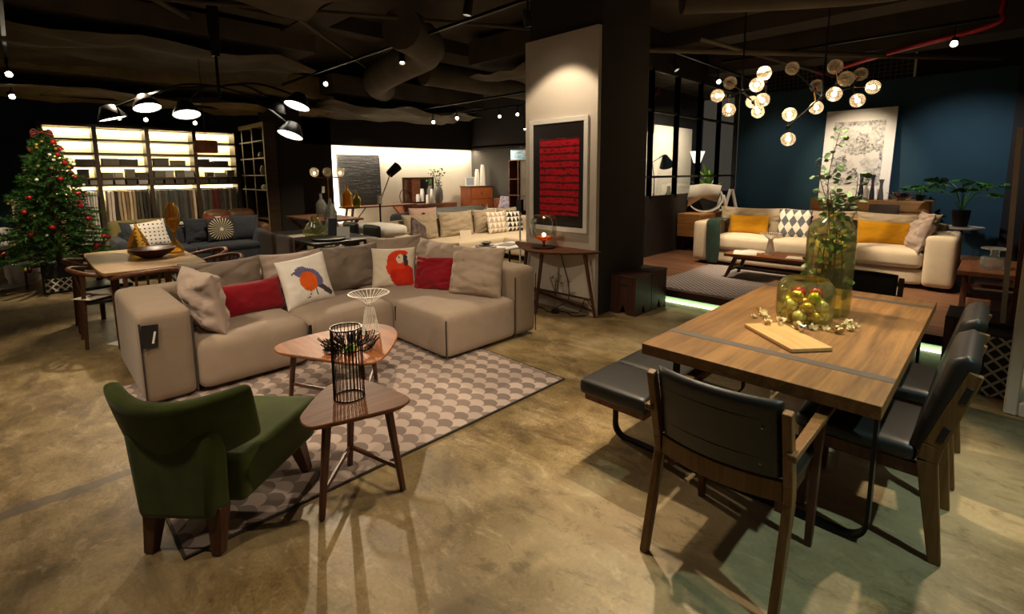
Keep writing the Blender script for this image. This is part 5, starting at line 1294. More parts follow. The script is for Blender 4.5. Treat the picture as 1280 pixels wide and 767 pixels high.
g = G().lathe([(.09, -.15), (.11, .15), (.10, .15), (.08, -.15)], 20, cap=False).lathe([(.001, .1), (.1, .1)], 20, cap=False); g.tf(Matrix.Translation((.42, .05, 1.7)) @ Matrix.Rotation(.9, 4, 'Y')); g.obj('shade', M['black'], t, smooth=50)
t = thing('credenza', 'long walnut credenza against the niche wall right of the black painting', 'cabinet', (8.6, 12.2, 0))
G().box(7.65, 9.55, 11.95, 12.45, .3, .74).obj('body', M['walnut'], t, W=1, bevel=.005)
for k in range(3): G().box(7.68+.62*k, 8.27+.62*k, 11.935, 11.952, .33, .71).obj('door', M['walnut'], t, W=1, bevel=.003)
for x in (7.75, 9.45):
    for y in (12.0, 12.4): G().bar((x, y, 0), (x, y, .3), .04, .04).obj('leg', M['walnut_leg'], t, W=1)
t = thing('framed_mirror', 'wide dark framed mirror leaning on the credenza in the niche', 'mirror', (8.42, 12.35, .742))
for x0, x1, z0, z1 in ((-.55, .55, 0, .05), (-.55, .55, .72, .77), (-.55, -.5, .05, .72), (.5, .55, .05, .72)): G().box(x0, x1, -.02, .02, z0, z1).obj('frame', M['walnut_leg'], t)
G().box(-.5, .5, -.01, .01, .05, .72).obj('mirror_glass', mir.mat, t, smooth=0)
t = thing('twig_vase', 'tall grey vase with leafy twigs at the right end of the credenza', 'vase', (9.0, 12.15, .742))
G().lathe([(.001, 0), (.1, 0), (.14, .12), (.13, .38), (.08, .5), (.075, .5), (.12, .37), (.001, .1)], 20).obj('vase', M['ceramic_grey'], t, smooth=60)
gs, gl = G(), G()
for k in range(7):
    a = R.uniform(0, 6.28); leafy(gs, gl, [(0, 0, .4), (.06*math.cos(a), .06*math.sin(a), .65), (.24*math.cos(a), .2*math.sin(a), R.uniform(.85, 1.08))], 9, .07, r0=.006)
gs.obj('stem', M['stem'], t); gl.obj('foliage', M['leaf_dark'], t, smooth=0)
for x, h in ((8.72, .42), (8.56, .26)):
    o = G().lathe([(.001, 0), (.06, 0), (.065, h*.6), (.05, h), (.04, h), (.001, h*.9)], 16).obj('white_vase', M['white'], loc=(x, 12.08, .742), smooth=60); tag(o, f'{"taller" if h > .3 else "shorter"} white vase in front of the mirror on the credenza', 'vase')
o = G().tube([(.22*math.cos(a), 0, .22+.22*math.sin(a)) for a in [k*PI/14 for k in range(28)]], .012, 6, True).obj('ring_ornament', M['black_metal'], loc=(7.78, 12.1, .752), rz=.3); tag(o, 'thin dark ring ornament at the left end of the credenza', 'ornament')
t = thing('chest_of_drawers', 'reddish brown chest of drawers in the corner right of the niche', 'cabinet', (10.2, 11.7, 0))
G().box(9.72, 10.65, 11.5, 11.98, .45, 1.2).obj('body', plain('red_walnut', '#7a4020', .4, 0, .2, 5), t, W=1, bevel=.006)
for z in (.48, .84): 
    d = G().box(9.75, 10.62, 11.488, 11.502, z, z+.33).obj('drawer', plain('red_walnut_front', '#8a4a26', .4, 0, .2, 5), t, W=1, bevel=.003); G().ball((10.18, 11.48, z+.16), .025, 8).obj('knob', M['walnut_leg'], d, W=1)
G().box(9.7, 10.68, 11.48, 12.0, 1.2, 1.23).obj('top', M['walnut_leg'], t, W=1)
for x in (9.8, 10.58):
    for y in (11.56, 11.92): G().bar((x, y, 0), (x, y, .45), .05, .05).obj('leg', M['walnut_leg'], t, W=1)
for x, h, l in ((10.22, .52, 'shorter white tapering pillar ornament on the chest of drawers'), (10.45, .66, 'taller white tapering pillar ornament on the chest of drawers')):
    o = G().lathe([(.001, 0), (.085, 0), (.07, h*.8), (.05, h), (.001, h+.005)], 14).obj('pillar_ornament', M['white'], loc=(x, 11.75, 1.2305), smooth=50); tag(o, l, 'ornament')
t = thing('small_picture', 'small white framed picture standing on the left of the chest of drawers', 'picture', (9.92, 11.75, 1.2305))
for x0, x1, z0, z1 in ((-.18, .18, 0, .03), (-.18, .18, .25, .28), (-.18, -.15, .03, .25), (.15, .18, .03, .25)): G().box(x0, x1, -.012, .012, z0, z1).obj('frame', M['white'], t)
G().box(-.15, .15, -.005, .006, .03, .25).obj('print', plain('pale_blue_print', '#a8b4c0', .5), t)
# wide cream sofa and neighbours
t = thing('corner_sofa', 'cream corner sofa with sand back cushions behind the pillar in the middle distance', 'sofa', (5.6, 7.0, 0))
blk('seat', M['beige'], 4.55, 7.6, 6.6, 7.5, .1, .43, .05, .01, 12); blk('chaise', M['beige'], 6.35, 7.6, 5.95, 6.6, .1, .43, .05, .01)
blk('back', M['beige_d'], 4.4, 7.75, 7.45, 7.7, .1, .78, .05, .01, 12); blk('armrest', M['beige'], 4.3, 4.55, 6.6, 7.65, .1, .6, .06, .01)
blk('side_back', M['beige'], 7.55, 7.8, 5.95, 7.65, .1, .7, .05, .01)
for i, (a_, b_) in enumerate(((4.65, 5.4), (5.42, 6.25), (6.27, 6.9), (6.92, 7.5))): cushion('back_cushion', M['beige_d'], b_-a_, .5, .22, ((a_+b_)/2, 7.3, .41), 0, .16, t, 50+i, sag=.2)
for x in (4.4, 7.7):
    for y in (6.7, 7.6): G().box(x-.04, x+.04, y-.04, y+.04, 0, .1).obj('foot', M['black'], t, W=1)
def tri_print(c1, c2, k):
    n = N('triangle_print', .9); s = n.sep(); x, z = n.m('FRACT', n.m('MULTIPLY', s[0], k)), n.m('FRACT', n.m('MULTIPLY', s[2], k))
    d = n.m('LESS_THAN', z, n.m('SUBTRACT', 1., n.m('MULTIPLY', n.m('ABSOLUTE', n.m('SUBTRACT', x, .5)), 2.)))
    n.col(n.mix(d, h2(c1), h2(c2))); return n.mat
scatter('scatter_cushion', 'cushion with soft beige triangles on the right of the distant cream sofa', tri_print('#e8ded0', '#b8a48c', 9), .5, .44, .14, (6.62, 7.0, .432), 0, .2, 61)
scatter('scatter_cushion', 'cushion with black and white triangles at the pillar end of the distant cream sofa', tri_print('#e8e2d8', '#1c1a18', 10), .42, .44, .14, (7.12, 7.02, .432), -.1, .2, 62)
scatter('scatter_cushion', 'dark flowered cushion at the left arm of the distant cream sofa', plain('dark_floral', '#5a4c48', .9, 0, .6, 16), .44, .4, .14, (4.78, 6.95, .432), .5, .3, 63, roll=.5)
card('sofa_card', (5.75, 6.95, .435), .24, .14, M['cream_cotton'], 'cream price card standing on the seat of the distant cream sofa', -.2)
t = thing('pale_armchair', 'pale lounge chair with wooden leg beside the left arm of the distant cream sofa', 'chair', (4.0, 6.95, 0))
G().soft(3.78, 4.22, 6.5, 7.35, .66, .82, .06, .02, 5).obj('armrest', M['white_cotton'], t, W=1, weld=1e-5, smooth=70)
for y in (6.6, 7.25): G().bar((3.95, y, 0), (3.95, y, .67), .12, .07).obj('leg', M['oak_light'], t, W=1)
blk('seat', M['white_cotton'], 4.0, 4.27, 6.55, 7.3, .3, .48, .04, .01, 5)
t = thing('white_coffee_table', 'low white topped coffee table with black legs in front of the distant cream sofa', 'table', (5.4, 6.0, 0))
v = [(4.72, 5.52), (6.12, 5.84), (6.05, 6.28), (4.9, 6.2)]
G().box(4.72, 6.1, 5.53, 6.35-.25, .38, .41).obj('tabletop', M['white'], t, W=1, bevel=.004)
for x in (4.85, 5.97):
    for y in (5.6, 6.03): G().bar((x, y, 0), (x, y, .38), .025, .025).obj('leg', M['black_metal'], t, W=1)
for y in (5.6, 6.03): G().bar((4.85, y, .06), (5.97, y, .06), .02, .02).obj('stretcher', M['black_metal'], t, W=1)
o = G().lathe([(.001, 0), (.16, 0), (.18, .03), (.05, .05), (.1, .09), (.001, .07)], 20).obj('silver_tray', M['steel'], loc=(5.3, 5.9, .4105)); tag(o, 'silver tray on the low white coffee table', 'tray')
o = G().box(-.16, .16, -.12, .12, 0, .012).obj('magazine', M['grey_paper'], loc=(5.75, 5.85, .4105), rz=.3); tag(o, 'grey magazine on the low white coffee table', 'magazine')
t = thing('grey_sofa', 'grey velvet sofa with rolled back behind the distant cream sofa', 'sofa', (6.6, 9.0, 0))
gv = fabric('grey_velvet', '#8f9294', .12)
blk('back', gv, 6.0, 7.75, 8.6, 8.85, .1, .86, .1, .01); blk('seat', gv, 5.4, 7.75, 8.85, 9.5, .1, .45, .06, .01); blk('armrest', M['charcoal'], 5.3, 5.95, 8.6, 8.9, .1, .80, .1, .01)
for x in (5.4, 7.6):
    for y in (8.7, 9.4): G().box(x-.04, x+.04, y-.04, y+.04, 0, .1).obj('foot', M['black'], t, W=1)
def dark_spot():
    n = N('moth_print', .9); s = n.sep(); d = n.m('ADD', n.m('POWER', n.m('DIVIDE', s[0], .07), 2.), n.m('POWER', n.m('DIVIDE', n.m('SUBTRACT', s[2], .2), .12), 2.))
    n.col(n.mix(n.m('LESS_THAN', d, 1.), h2('#d8b4a4'), h2('#3a2a30'))); return n.mat
scatter('scatter_cushion', 'pink cushion with a dark spot in front of the grey velvet sofa back', dark_spot(), .6, .42, .13, (5.85, 8.45, .5), -.3, .05, 64)
t = thing('pouf', 'round charcoal pouf carrying the pink cushion behind the cream sofa', 'pouf', (5.85, 8.35, 0))
G().lathe([(.001, 0), (.26, 0), (.3, .08), (.3, .4), (.25, .485), (.001, .497)], 24).obj('body', M['charcoal'], t, smooth=60)
o = G().ball((0, 0, .12), .16, 14, sq=(1.2, 1, .75)).obj('green_cushion', fabric('pear_green', '#9aa860', .2), loc=(5.0, 8.1, .5), smooth=80); tag(o, 'pale green round cushion on the small side stool left of the pouf', 'cushion')
t = thing('side_stool', 'small wooden stool under the pale green cushion', 'stool', (5.0, 8.1, 0))
G().lathe([(.001, .46), (.2, .46), (.2, .498), (.001, .499)], 20).obj('seat', M['oak_light'], t)
for k in range(3): a = k*2.1; G().bar((.17*math.cos(a), .17*math.sin(a), 0), (.12*math.cos(a), .12*math.sin(a), .46), .03, .03).obj('leg', M['oak_light'], t)
# far right: bed, bookcase, sky picture
t = thing('day_bed', 'low bed with pale cover and dark flowered pillow against the far grey wall', 'bed', (9.6, 10.6, 0))
blk('mattress', M['white_cotton'], 8.9, 10.4, 10.1, 11.2, .25, .55, .06, .01); G().box(8.85, 10.45, 10.05, 11.25, .12, .26).obj('frame', M['walnut'], t, W=1); G().box(10.45, 10.55, 10.05, 11.25, .0, .85).obj('headboard', M['walnut'], t, W=1)
for y in (10.1, 11.2): G().box(8.9, 9.0, y-.04, y+.04, 0, .12).obj('leg', M['walnut_leg'], t, W=1)
scatter('scatter_cushion', 'pale pillow with dark violet flowers on the far bed', plain('violet_floral', '#8a8090', .9, 0, .6, 12), .6, .4, .14, (10.25, 10.55, .552), -PI/2, .3, 65)
t = thing('bookcase', 'tall brown open bookcase beside the pale pillar edge in the far corner', 'bookcase', (9.8, 9.6, 0))
for y in (9.18, 9.55, 9.9): G().box(9.8, 10.15, y-.015, y+.015, .0, 1.98).obj('side_panel', M['walnut'], t, W=1, smooth=0)
for z in (.05, .6, 1.0, 1.45, 1.97): G().box(9.8, 10.14, 9.18, 9.9, z-.012, z+.012).obj('shelf', M['walnut'], t, W=1, smooth=0)
G().box(9.85, 10.14, 9.19, 9.53, .6, 1.96).obj('door', plain('pale_brown_door', '#7a6a58', .5), t, W=1); G().box(10.14, 10.16, 9.18, 9.9, 0, 1.98).obj('back_panel', M['walnut_leg'], t, W=1, smooth=0)
t = thing('sky_picture', 'pale blue sky picture standing on top of the brown bookcase', 'picture', (9.95, 9.55, 1.983))
sk = N('sky_print', .4); s_ = sk.sep(); sk.col(sk.mix(sk.ramp(sk.noise(5, 4, .6, sk.mp((1, 1, 5))), [(.4, (0,0,0)), (.65, (1,1,1))]), h2('#5aa4c8'), h2('#d8e8ee')))
G().box(-.012, .012, -.42, .42, 0, .27).obj('canvas', sk.mat, t)
t = thing('sign_stand', 'slim white pole stand with dark holder beside the left edge of the pillar', 'stand', (5.5, 5.32, 0))
G().lathe([(.001, 0), (.14, 0), (.14, .012), (.014, .02), (.014, 1.12)], 16).obj('pole', M['white_metal'], t); G().box(-.03, .03, -.05, .05, 1.02, 1.2).obj('holder', M['black'], t)
for y, l in ((6.9, 'dark green slim bottle standing on the back ledge of the distant cream sofa'), (6.5, 'pale slim bottle standing on the back ledge of the distant cream sofa')): pass
bottle('slim_bottle', (6.4, 7.58, .783), .16, .035, M['leaf_dark'], 'dark slim bottle on the back ledge of the distant cream sofa', .4)
bottle('slim_bottle', (6.85, 7.58, .783), .2, .045, M['glass_bottle'], 'pale glass bottle on the back ledge of the distant cream sofa', .4)
# ================================================================== chandeliers
def globe_chandelier(label, loc, globes, hubs, links, rod):
    t = thing('globe_chandelier', label, 'chandelier', loc)
    g = G()
    for a, b in links: g.tube([hubs[a], hubs[b]], .011, 8)
    g.tube([rod, (rod[0], rod[1], 3.9)], .009, 8); g.tube([rod, hubs[0]], .011, 8)
    for h in hubs: g.ball(h, .03, 10)
    g.obj('frame', M['black_metal'], t, W=1)
    for i, (x, y, z, lit) in enumerate(globes):
        p = Vector((x, y, z)); h = min(hubs, key=lambda q: (Vector(q)-p).length); d = (Vector(h)-p).normalized()
        s = G().tube([h, p+d*.07], .008, 6).obj('arm', M['brass'] if i % 2 else M['black_metal'], t, W=1)
        G().ball((x, y, z), .082, 20).obj('globe', M['glass_smoke'], t, W=1, smooth=80)
        b = G().ball((x, y, z), .028 if lit else .02, 12).tube([p+d*.03, p+d*.075], .014, 8).obj('bulb', M['bulb'] if lit else M['brass'], t, W=1)
    G().lathe([(.001, 3.87), (.06, 3.87), (.06, 3.9), (.001, 3.9)], 14, (rod[0], rod[1], 0)).obj('canopy', M['black_metal'], t, W=1)
    return t
gL = [(6.37, 2.67, 2.56, 1), (6.45, 2.55, 2.38, 1), (6.5, 2.57, 2.72, 0), (6.16, 2.13, 2.6, 1), (6.44, 2.15, 2.77, 0), (7.12, 2.51, 2.54, 1), (6.31, 2.11, 2.44, 1), (6.92, 2.36, 2.38, 1)]
hL = [(6.5, 2.42, 2.6), (6.4, 2.55, 2.55), (6.35, 2.25, 2.6), (6.85, 2.4, 2.5)]
globe_chandelier('branching glass globe chandelier on the left, near the window wall', (6.5, 2.4, 2.5), gL, hL, [(0, 1), (0, 2), (0, 3)], (6.5, 2.42, 3.1))
gR = [(6.97, 2.0, 2.88, 0), (6.7, 1.92, 2.29, 1), (6.65, 1.9, 1.99, 1), (7.24, 1.77, 2.4, 1), (6.66, 1.46, 2.47, 1), (6.7, 1.48, 2.78, 0), (6.62, 1.35, 2.62, 0), (7.2, 1.33, 2.44, 1), (7.56, 1.39, 2.8, 0), (7.44, 1.23, 2.61, 1), (7.5, 1.85, 2.71, 0)]
hR = [(7.0, 1.66, 2.5), (6.72, 1.93, 2.14), (6.9, 1.48, 2.64), (7.3, 1.42, 2.62), (7.2, 1.8, 2.62)]
globe_chandelier('branching glass globe chandelier on the right, in front of the big picture', (7.0, 1.6, 2.5), gR, hR, [(0, 1), (0, 2), (0, 3), (0, 4)], (7.05, 1.66, 3.0))
# big cone shade chandelier at the left
t = thing('cone_chandelier', 'black ceiling lamp with six cone shades on long arms over the teak table', 'chandelier', (1.74, 6.5, 2.6))
G().lathe([(.12, 3.87), (.12, 3.9), (.001, 3.9)], 16, (1.74, 6.5, 0)).obj('canopy', M['black_metal'], t, W=1)
G().lathe([(.045, 2.95), (.06, 3.3), (.06, 3.88)], 14, (1.74, 6.5, 0)).obj('column', M['black_metal'], t, W=1)
G().tube([(1.74, 6.5, 2.5), (1.74, 6.5, 3.0)], .018, 8).obj('rod', M['black_metal'], t, W=1)
for (x, y, z, tx, ty) in ((.84, 7.28, 2.25, -.5, -.1), (1.13, 7.01, 2.37, -.2, -.6), (1.44, 6.68, 2.29, -.05, -.62), (2.14, 6.0, 2.34, .5, .4), (2.34, 5.81, 2.38, .65, -.2), (2.25, 5.83, 2.05, .7, -.2)):
    c = Vector((x, y, z)); G().tube(curve_pts([(1.74, 6.5, 2.62), tuple((c+Vector((1.74, 6.5, 2.62)))/2+Vector((0, 0, .14))), tuple(c+Vector((0, 0, .12)))], 6), .012, 7).obj('arm', M['black_metal'], t, W=1)
    Mx = Matrix.Translation(c) @ Matrix.Rotation(tx*.55, 4, 'Y') @ Matrix.Rotation(ty*.55, 4, 'X')
    g = G().lathe([(.03, .16), (.07, .15), (.13, .04), (.142, 0), (.137, 0), (.125, .036), (.065, .14), (.001, .145)], 22, cap=False); g.tf(Mx); g.obj('shade', M['black_metal'], t, W=1, smooth=50)
    g = G().lathe([(.001, .01), (.134, .01)], 22, cap=False); g.tf(Mx); g.obj('diffuser', M['lens_soft'], t, W=1)
# track rails and spotlights
def rail(p0, p1, label):
    o = G().bar(p0, p1, .035, .035).obj('track_rail', M['black_metal'], smooth=0); return tag(o, label, 'track rail')
rail((3.85, 2.2, 3.36), (3.85, 11, 3.36), 'black spotlight track rail running above the corner sofa towards the niche')
rail((5.6, 3.6, 3.36), (11, 3.6, 3.36), 'black spotlight track rail along the window wall')
rail((8.5, 5.0, 3.2), (8.5, 11, 3.2), 'black spotlight track rail above the distant cream sofa on the far side')
rail((6.8, 5.0, 3.1), (6.8, 11, 3.1), 'black spotlight track rail above the distant cream sofa on the near side')
rail((.4, 11.6, 2.98), (3.6, 11.6, 2.98), 'black spotlight track rail in front of the lit shelves')
rail((.05, 6.5, 3.2), (.05, 12, 3.2), 'black spotlight track rail above the christmas tree')
rail((8.2, .2, 3.36), (8.2, 3.4, 3.36), 'black spotlight track rail across the deck above the cream sofa')
rail((1.2, -.5, 3.36), (1.2, 5.0, 3.36), 'black spotlight track rail above the camera side of the room')
def track_spot(p, to, label, grp=None, lit=True, drop=.2):
    p = Vector(p); t = thing('track_spotlight', label, 'spotlight', p, 0, grp)
    d = (Vector(to)-p).normalized(); q = d.to_track_quat('Z', 'Y').to_matrix().to_4x4()
    G().lathe([(.001, -.12), (.03, -.12), (.042, -.09), (.046, .05), (.04, .05), (.038, .0)], 16, cap=False).tf(q).obj('can', M['black'], t, smooth=50)
    G().lathe([(.001, .02), (.032, .02)], 16, cap=False).tf(q).obj('lens', M['lens'] if lit else M['steel'], t)
    g = G().box(-.008, .008, -.008, .008, .03, drop); g.obj('bracket', M['black_metal'], t); return t
S = [((3.85, 3.6, 3.14), (4.44, 3.66, 1.4), 'track spotlight aimed at the red picture, just left of the pillar top'), ((3.17, 3.74, 3.14), (3, 4.2, .4), 'track spotlight hanging high above the corner sofa'),
     ((3.85, 5.94, 3.14), (3.4, 5.0, .4), 'track spotlight glowing over the dark dining table'), ((3.85, 8.3, 3.14), (2.6, 4.5, 1.2), 'bright track spotlight facing the camera above the trestle table'),
     ((7.04, 3.6, 3.14), (7.4, 2, .5), 'track spotlight just right of the pillar'), ((8.59, 3.6, 3.14), (6, 1.2, 1.2), 'bright track spotlight behind the left globe chandelier'),
     ((8.2, .58, 3.14), (5.0, .5, 1.3), 'bright track spotlight facing the camera at the upper right'), ((6.8, 9.31, 2.78), (5, 5.5, 1.2), 'small bright spotlight above the niche, leftmost of the far row'),
     ((6.8, 8.45, 2.8), (5, 5.5, 1.2), 'small bright spotlight above the niche, second of the far row'), ((8.5, 8.9, 3.0), (6, 6, 1.3), 'bright spotlight left of the pillar in the far row'),
     ((8.5, 8.29, 3.0), (6, 6, 1.2), 'brightest far spotlight touching the pillar edge'), ((9.1, 8.6, 2.73), (8, 8, 1), 'dim small spotlight low beside the pillar edge'),
     ((.05, 9.2, 2.93), (.5, 6.0, 1), 'bright spotlight at the far left edge above the christmas tree'), ((.06, 10.8, 2.83), (.6, 7, .8), 'lower bright spotlight at the far left edge'),
     ((1.2, 11.6, 2.68), (1.2, 12.5, 1.5), 'small spotlight in front of the shelves, leftmost'), ((1.42, 11.6, 2.67), (1.0, 7, .8), 'small bright spotlight in front of the shelves, second from left'),
     ((1.82, 11.6, 2.67), (1.8, 7, .8), 'small bright spotlight in front of the shelves, third from left'), ((2.62, 11.6, 2.66), (2.4, 7, .8), 'small bright spotlight in front of the shelves, rightmost'),
     ((11.0, 5.35, 3.1), (10.8, 6.4, 1.4), 'dim spotlight seen through the top of the window wall'), ((1.2, 1.8, 3.14), (1.9, 3.6, .3), 'track spotlight hanging directly above the green chair')]
for p, to, l in S: track_spot(p, to, l, None, True, .2)
# ------------------------------------------------------------------ ducts, pipes, lagging
def duct(name, pts, r, label, mt='duct', cat='duct', n=14, sm=6):
    o = G().tube(curve_pts(pts, sm), r, n).obj(name, M[mt], smooth=50); return tag(o, label, cat)
duct('air_duct', [(5.6, 9.4, 3.38), (5.0, 8.6, 3.37), (4.6, 7.2, 3.36), (4.3, 6.0, 3.37), (3.5, 5.4, 3.38)], .26, 'big round air duct curving under the ceiling before the niche')
duct('air_duct', [(5.3, 7.5, 3.4), (7.0, 7.5, 3.4), (10.3, 7.5, 3.4)], .22, 'round air duct running left to right behind the pillar')
duct('air_duct', [(6.2, -.2, 3.5), (6.4, 1.0, 3.5), (5.2, 2.6, 3.48)], .2, 'round air duct ending right of the pillar top')
duct('sprinkler_pipe', [(10.7, 2.7, 3.9), (10.65, 2.65, 3.5), (10.5, 2.5, 3.36), (9.4, 1.4, 3.35), (8.6, .3, 3.35), (8.55, .2, 3.5), (8.55, .2, 3.9)], .035, 'red sprinkler pipe under the ceiling above the blue wall', 'bauble_red', 'pipe', 8)
for i, (a, b, r, l) in enumerate((((-.5, 3.4, 3.6), (8, 11.8, 3.6), .03, 'thin dark pipe crossing the ceiling diagonally to the back'), ((1.0, 6.8, 3.5), (5.4, 4.4, 3.5), .025, 'thin dark pipe crossing above the cone chandelier'), ((6.0, 4.0, 3.3), (11.1, .2, 3.34), .04, 'dark pipe crossing above the deck diagonally'), ((6.5, 3.0, 3.34), (10.8, 2.4, 3.34), .03, 'thin dark pipe running above the left globe chandelier'), ((-.3, 5.2, 3.6), (2.6, 8.6, 3.62), .035, 'dark pipe at the upper left of the ceiling'))):
    o = G().tube([a, b], r, 8).obj('service_pipe', M['duct'], smooth=60); tag(o, l, 'pipe')
def slab(name, x0, x1, y0, y1, z0, z1, mt, seed, amp=.05, nx=18, ny=18):
    v = []
    for j in range(ny+1):
        for i in range(nx+1):
            x = x0+(x1-x0)*i/nx; y = y0+(y1-y0)*j/ny; v.append((x, y, z0+amp*mnoise.noise(Vector((x*1.3, y*2.6, seed)))-amp*.8*abs(math.sin(x*1.9+seed))))
    f = [(j*(nx+1)+i, (j+1)*(nx+1)+i, (j+1)*(nx+1)+i+1, j*(nx+1)+i+1) for j in range(ny) for i in range(nx)]
    g = G().add(v, f).box(x0, x1, y0, y1, z0+amp*1.2, z1); return struct(g.obj(name, M[mt], smooth=60))
slab('trim_lagging', -1.5, 4.9, 10.2, 12.1, 3.02, 3.6, 'foil', 1, .12)
slab('trim_lagging_front', -1.5, 3.4, 7.6, 9.7, 3.3, 3.7, 'duct', 4, .12)
slab('trim_lagging_mid', 4.6, 8.6, 9.6, 12.1, 3.1, 3.6, 'duct', 7, .12)
slab('trim_lagging_near', -.5, 2.6, 4.2, 6.2, 3.5, 3.85, 'duct', 9, .1)
slab('trim_lagging_right', 5.6, 8.2, 4.8, 6.6, 3.3, 3.8, 'duct', 12, .1)
for (x0, x1, y0, y1, z0, z1) in ((2.9, 3.3, -2, 12.2, 3.66, 3.9), (5.6, 6.0, -1, 4.1, 3.74, 3.9), (-2, 11, 7.0, 7.3, 3.68, 3.9), (7.9, 8.4, -.3, 12, 3.66, 3.9), (-2, 4.4, 3.0, 3.25, 3.66, 3.9), (9.3, 9.9, -.3, 4.1, 3.4, 3.9)):
    struct(G().box(x0, x1, y0, y1, z0, z1).obj('trim_beam', M['black_ceiling'], smooth=0))
t = thing('ceiling_vent', 'square perforated ceiling vent panel above the corner sofa', 'vent', (3.1, 4.4, 3.6))
pv = N('perforated_panel', .6); s_ = pv.sep(); d_ = pv.m('SQRT', pv.m('ADD', pv.m('POWER', pv.m('SUBTRACT', pv.m('FRACT', pv.m('MULTIPLY', s_[0], 22.)), .5), 2.), pv.m('POWER', pv.m('SUBTRACT', pv.m('FRACT', pv.m('MULTIPLY', s_[1], 22.)), .5), 2.)))
pv.col(pv.mix(pv.m('LESS_THAN', d_, .3), h2('#4a443c'), h2('#141210')))
G().box(-.45, .45, -.45, .45, -.01, .02).obj('panel', pv.mat, t); 
for s in (-1, 1): G().box(-.48, .48, s*.465-.015, s*.465+.015, -.02, .03).obj('frame', M['duct'], t); G().box(s*.465-.015, s*.465+.015, -.45, .45, -.02, .03).obj('frame', M['duct'], t)
# wire mesh screen and light pole above the blue wall
t = thing('mesh_screen', 'white wire mesh screen fixed above the top of the blue wall', 'screen', (11.3, 2.3, 3.22))
g = G()
for k in range(30): y = 1.3+2.4*k/29; g.bar((11.3, y, 3.22), (11.3, y, 3.85), .006, .006)
for k in range(9): z = 3.24+.6*k/8; g.bar((11.3, 1.3, z), (11.3, 3.7, z), .006, .006)
g.obj('wires', plain('mesh_wire', '#6a655c', .5), t, W=1, smooth=0)
for y in (1.28, 3.72): G().box(11.285, 11.315, y-.015, y+.015, 3.22, 3.88).obj('post', M['plaster'], t, W=1)
# ------------------------------------------------------------------ light
w = bpy.data.worlds.new('world'); sc.world = w; w.use_nodes = True
w.node_tree.nodes['Background'].inputs[0].default_value = (1, .82, .62, 1); w.node_tree.nodes['Background'].inputs[1].default_value = .05
def spot(loc, to, e, ang=50, blend=.6, c=(1, .79, .54), r=.04):
    l = bpy.data.lights.new('spot', 'SPOT'); l.energy = e; l.spot_size = rad(ang); l.spot_blend = blend; l.color = c; l.shadow_soft_size = r
    o = bpy.data.objects.new('spot_light', l); COL.objects.link(o); o.location = loc
    o.rotation_euler = (Vector(to)-Vector(loc)).to_track_quat('-Z', 'Y').to_euler(); return o
def area(loc, to, sx, sy, e, c=(1, .85, .62)):
    l = bpy.data.lights.new('area', 'AREA'); l.shape = 'RECTANGLE'; l.size = sx; l.size_y = sy; l.energy = e; l.color = c
    o = bpy.data.objects.new('area_light', l); COL.objects.link(o); o.location = loc
    o.rotation_euler = (Vector(to)-Vector(loc)).to_track_quat('-Z', 'Y').to_euler(); return o
K = 1.25
spot((3.85, 8.1, 3.1), (2.4, 3.6, .2), 480*K, 38, .5)      # from the niche side onto sofa, tables and rug
spot((1.2, 1.7, 3.1), (1.9, 3.9, .4), 140*K, 62, .8)       # sofa front
spot((-.9, 3.2, 3.2), (1.7, 3.5, .4), 120*K, 60, .8)
spot((3.3, 1.9, 3.2), (2.9, .6, .3), 190*K, 60, .5)        # dining table
spot((4.4, -.25, 3.2), (3.0, .9, .5), 150*K, 60, .5)
spot((3.3, 1.0, 3.25), (3.2, .75, .75), 150*K, 42, .7)
spot((2.4, 1.8, 3.2), (2.9, 2.4, 0), 85*K, 75, .9)
spot((2.2, 1.6, 3.2), (1.35, 1.05, 0), 120*K, 56, .9)
spot((2.0, -1.2, 3.2), (2.5, -.1, 0), 130*K, 70, .9, (.62, .9, .82))
spot((6.3, .9, 3.1), (6.9, .1, .2), 110*K, 60, .8)
spot((7.9, 3.3, 3.1), (9.2, 3.9, 1.0), 130*K, 50, .8)
spot((3.75, 3.45, 3.12), (4.44, 3.66, 1.5), 46*K, 84, .35) # pillar
spot((6.4, 2.2, 3.1), (7.9, 1.8, .4), 280*K, 75, .7)       # right sofa
spot((6.7, 3.6, 3.1), (6.9, 3.2, .2), 130*K, 70, .7)
spot((9.2, 2.0, 3.15), (11.1, 2.0, 1.7), 150*K, 52, .9)    # picture
spot((9.4, 3.3, 3.1), (11.1, 3.2, 1.6), 40*K, 70, 1., (1, .9, .8))
spot((9.2, .5, 3.1), (11.1, .5, 1.4), 90*K, 75, 1., (.95, .95, 1))
spot((-.6, 4.6, 3.2), (-.2, 4.6, 0), 150*K, 80, .9)
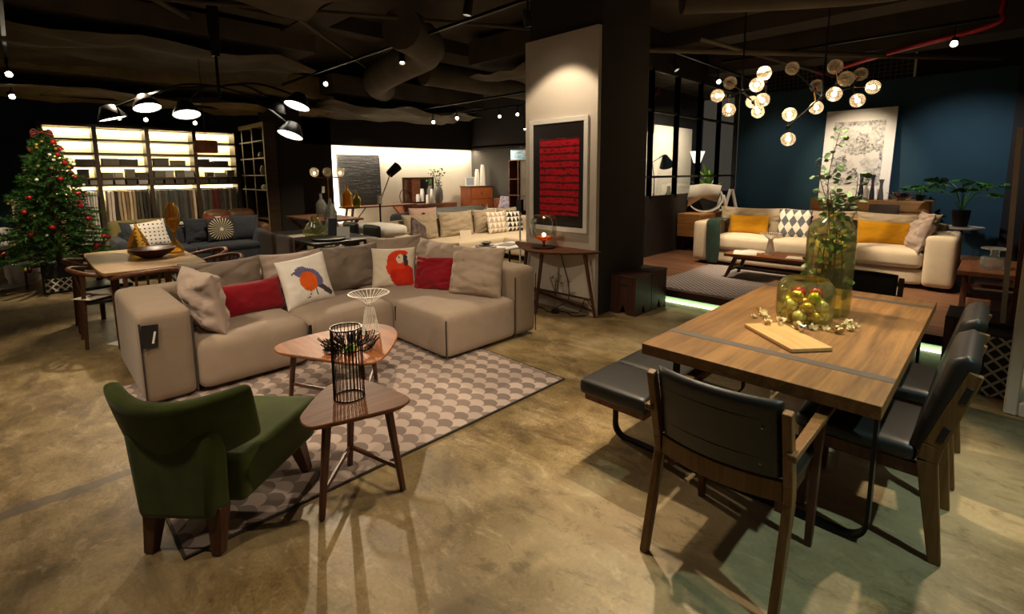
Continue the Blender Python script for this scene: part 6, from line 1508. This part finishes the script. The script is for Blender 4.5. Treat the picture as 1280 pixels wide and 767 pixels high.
spot((-.3, 2.2, 3.2), (-.1, 2.6, 0), 70*K, 80, .9)
spot((1.0, 7.6, 3.0), (.9, 6.2, .7), 170*K, 62, .7)
spot((.4, 7.6, 3.1), (.3, 9.4, 1.1), 170*K, 60, .8)
spot((2.2, 8.2, 3.0), (2.1, 9.8, .5), 120*K, 70, .8)
spot((4.9, 5.3, 3.05), (5.6, 7.0, .4), 200*K, 80, .8)
spot((7.0, 5.6, 3.0), (6.8, 6.9, .4), 150*K, 75, .8)
spot((3.9, 5.9, 3.0), (3.0, 6.8, .6), 70*K, 75, .8)
spot((4.6, 9.0, 3.0), (4.3, 9.4, .6), 110*K, 75, .8)
spot((6.5, 10.8, 3.0), (6.5, 12.4, 1.4), 22*K, 60, .9)
spot((9.4, 9.8, 2.9), (10.1, 11.6, 1.0), 110*K, 60, .9)
area((8.2, 12.40, 2.37), (8.2, 12.56, 0), 4.9, .05, 95)   # cove strips of the niche
area((5.76, 12.42, 1.3), (9, 12.66, 1.3), .05, 2.2, 45)
area((10.55, 10, 2.37), (10.68, 10, 0), .05, 4.2, 40)
for z, e in ((2.515, 26), (2.265, 26), (2.0, 18), (1.78, 18), (1.405, 26)):   # strips under the shelves
    area((1.94, 12.53, z), (1.94, 12.565, 0), 3.1, .03, e, (1, .86, .55))
spot((1.9, 9.9, 2.9), (1.9, 12.3, .8), 150*K, 70, .9)
area((10.6, 5.6, 2.6), (10.6, 6.4, 1.2), 1.6, .1, 40)
area((12.6, 5.8, 2.8), (12.8, 6.6, 1.4), 1.6, .1, 45)
area((5.605, 1.5, .02), (5.66, 1.5, .06), 3.1, .015, 1.6, (.8, 1, .62))
v = sc.view_settings; sc.display_settings.display_device = 'sRGB'
v.view_transform = 'Standard'; v.look = 'None'; v.gamma = 1; v.use_curve_mapping = False; v.exposure = .35
try:
    sc.cycles.use_denoising = True; sc.cycles.max_bounces = 8; sc.cycles.transparent_max_bounces = 16
    sc.cycles.sample_clamp_indirect = 6
except Exception: pass
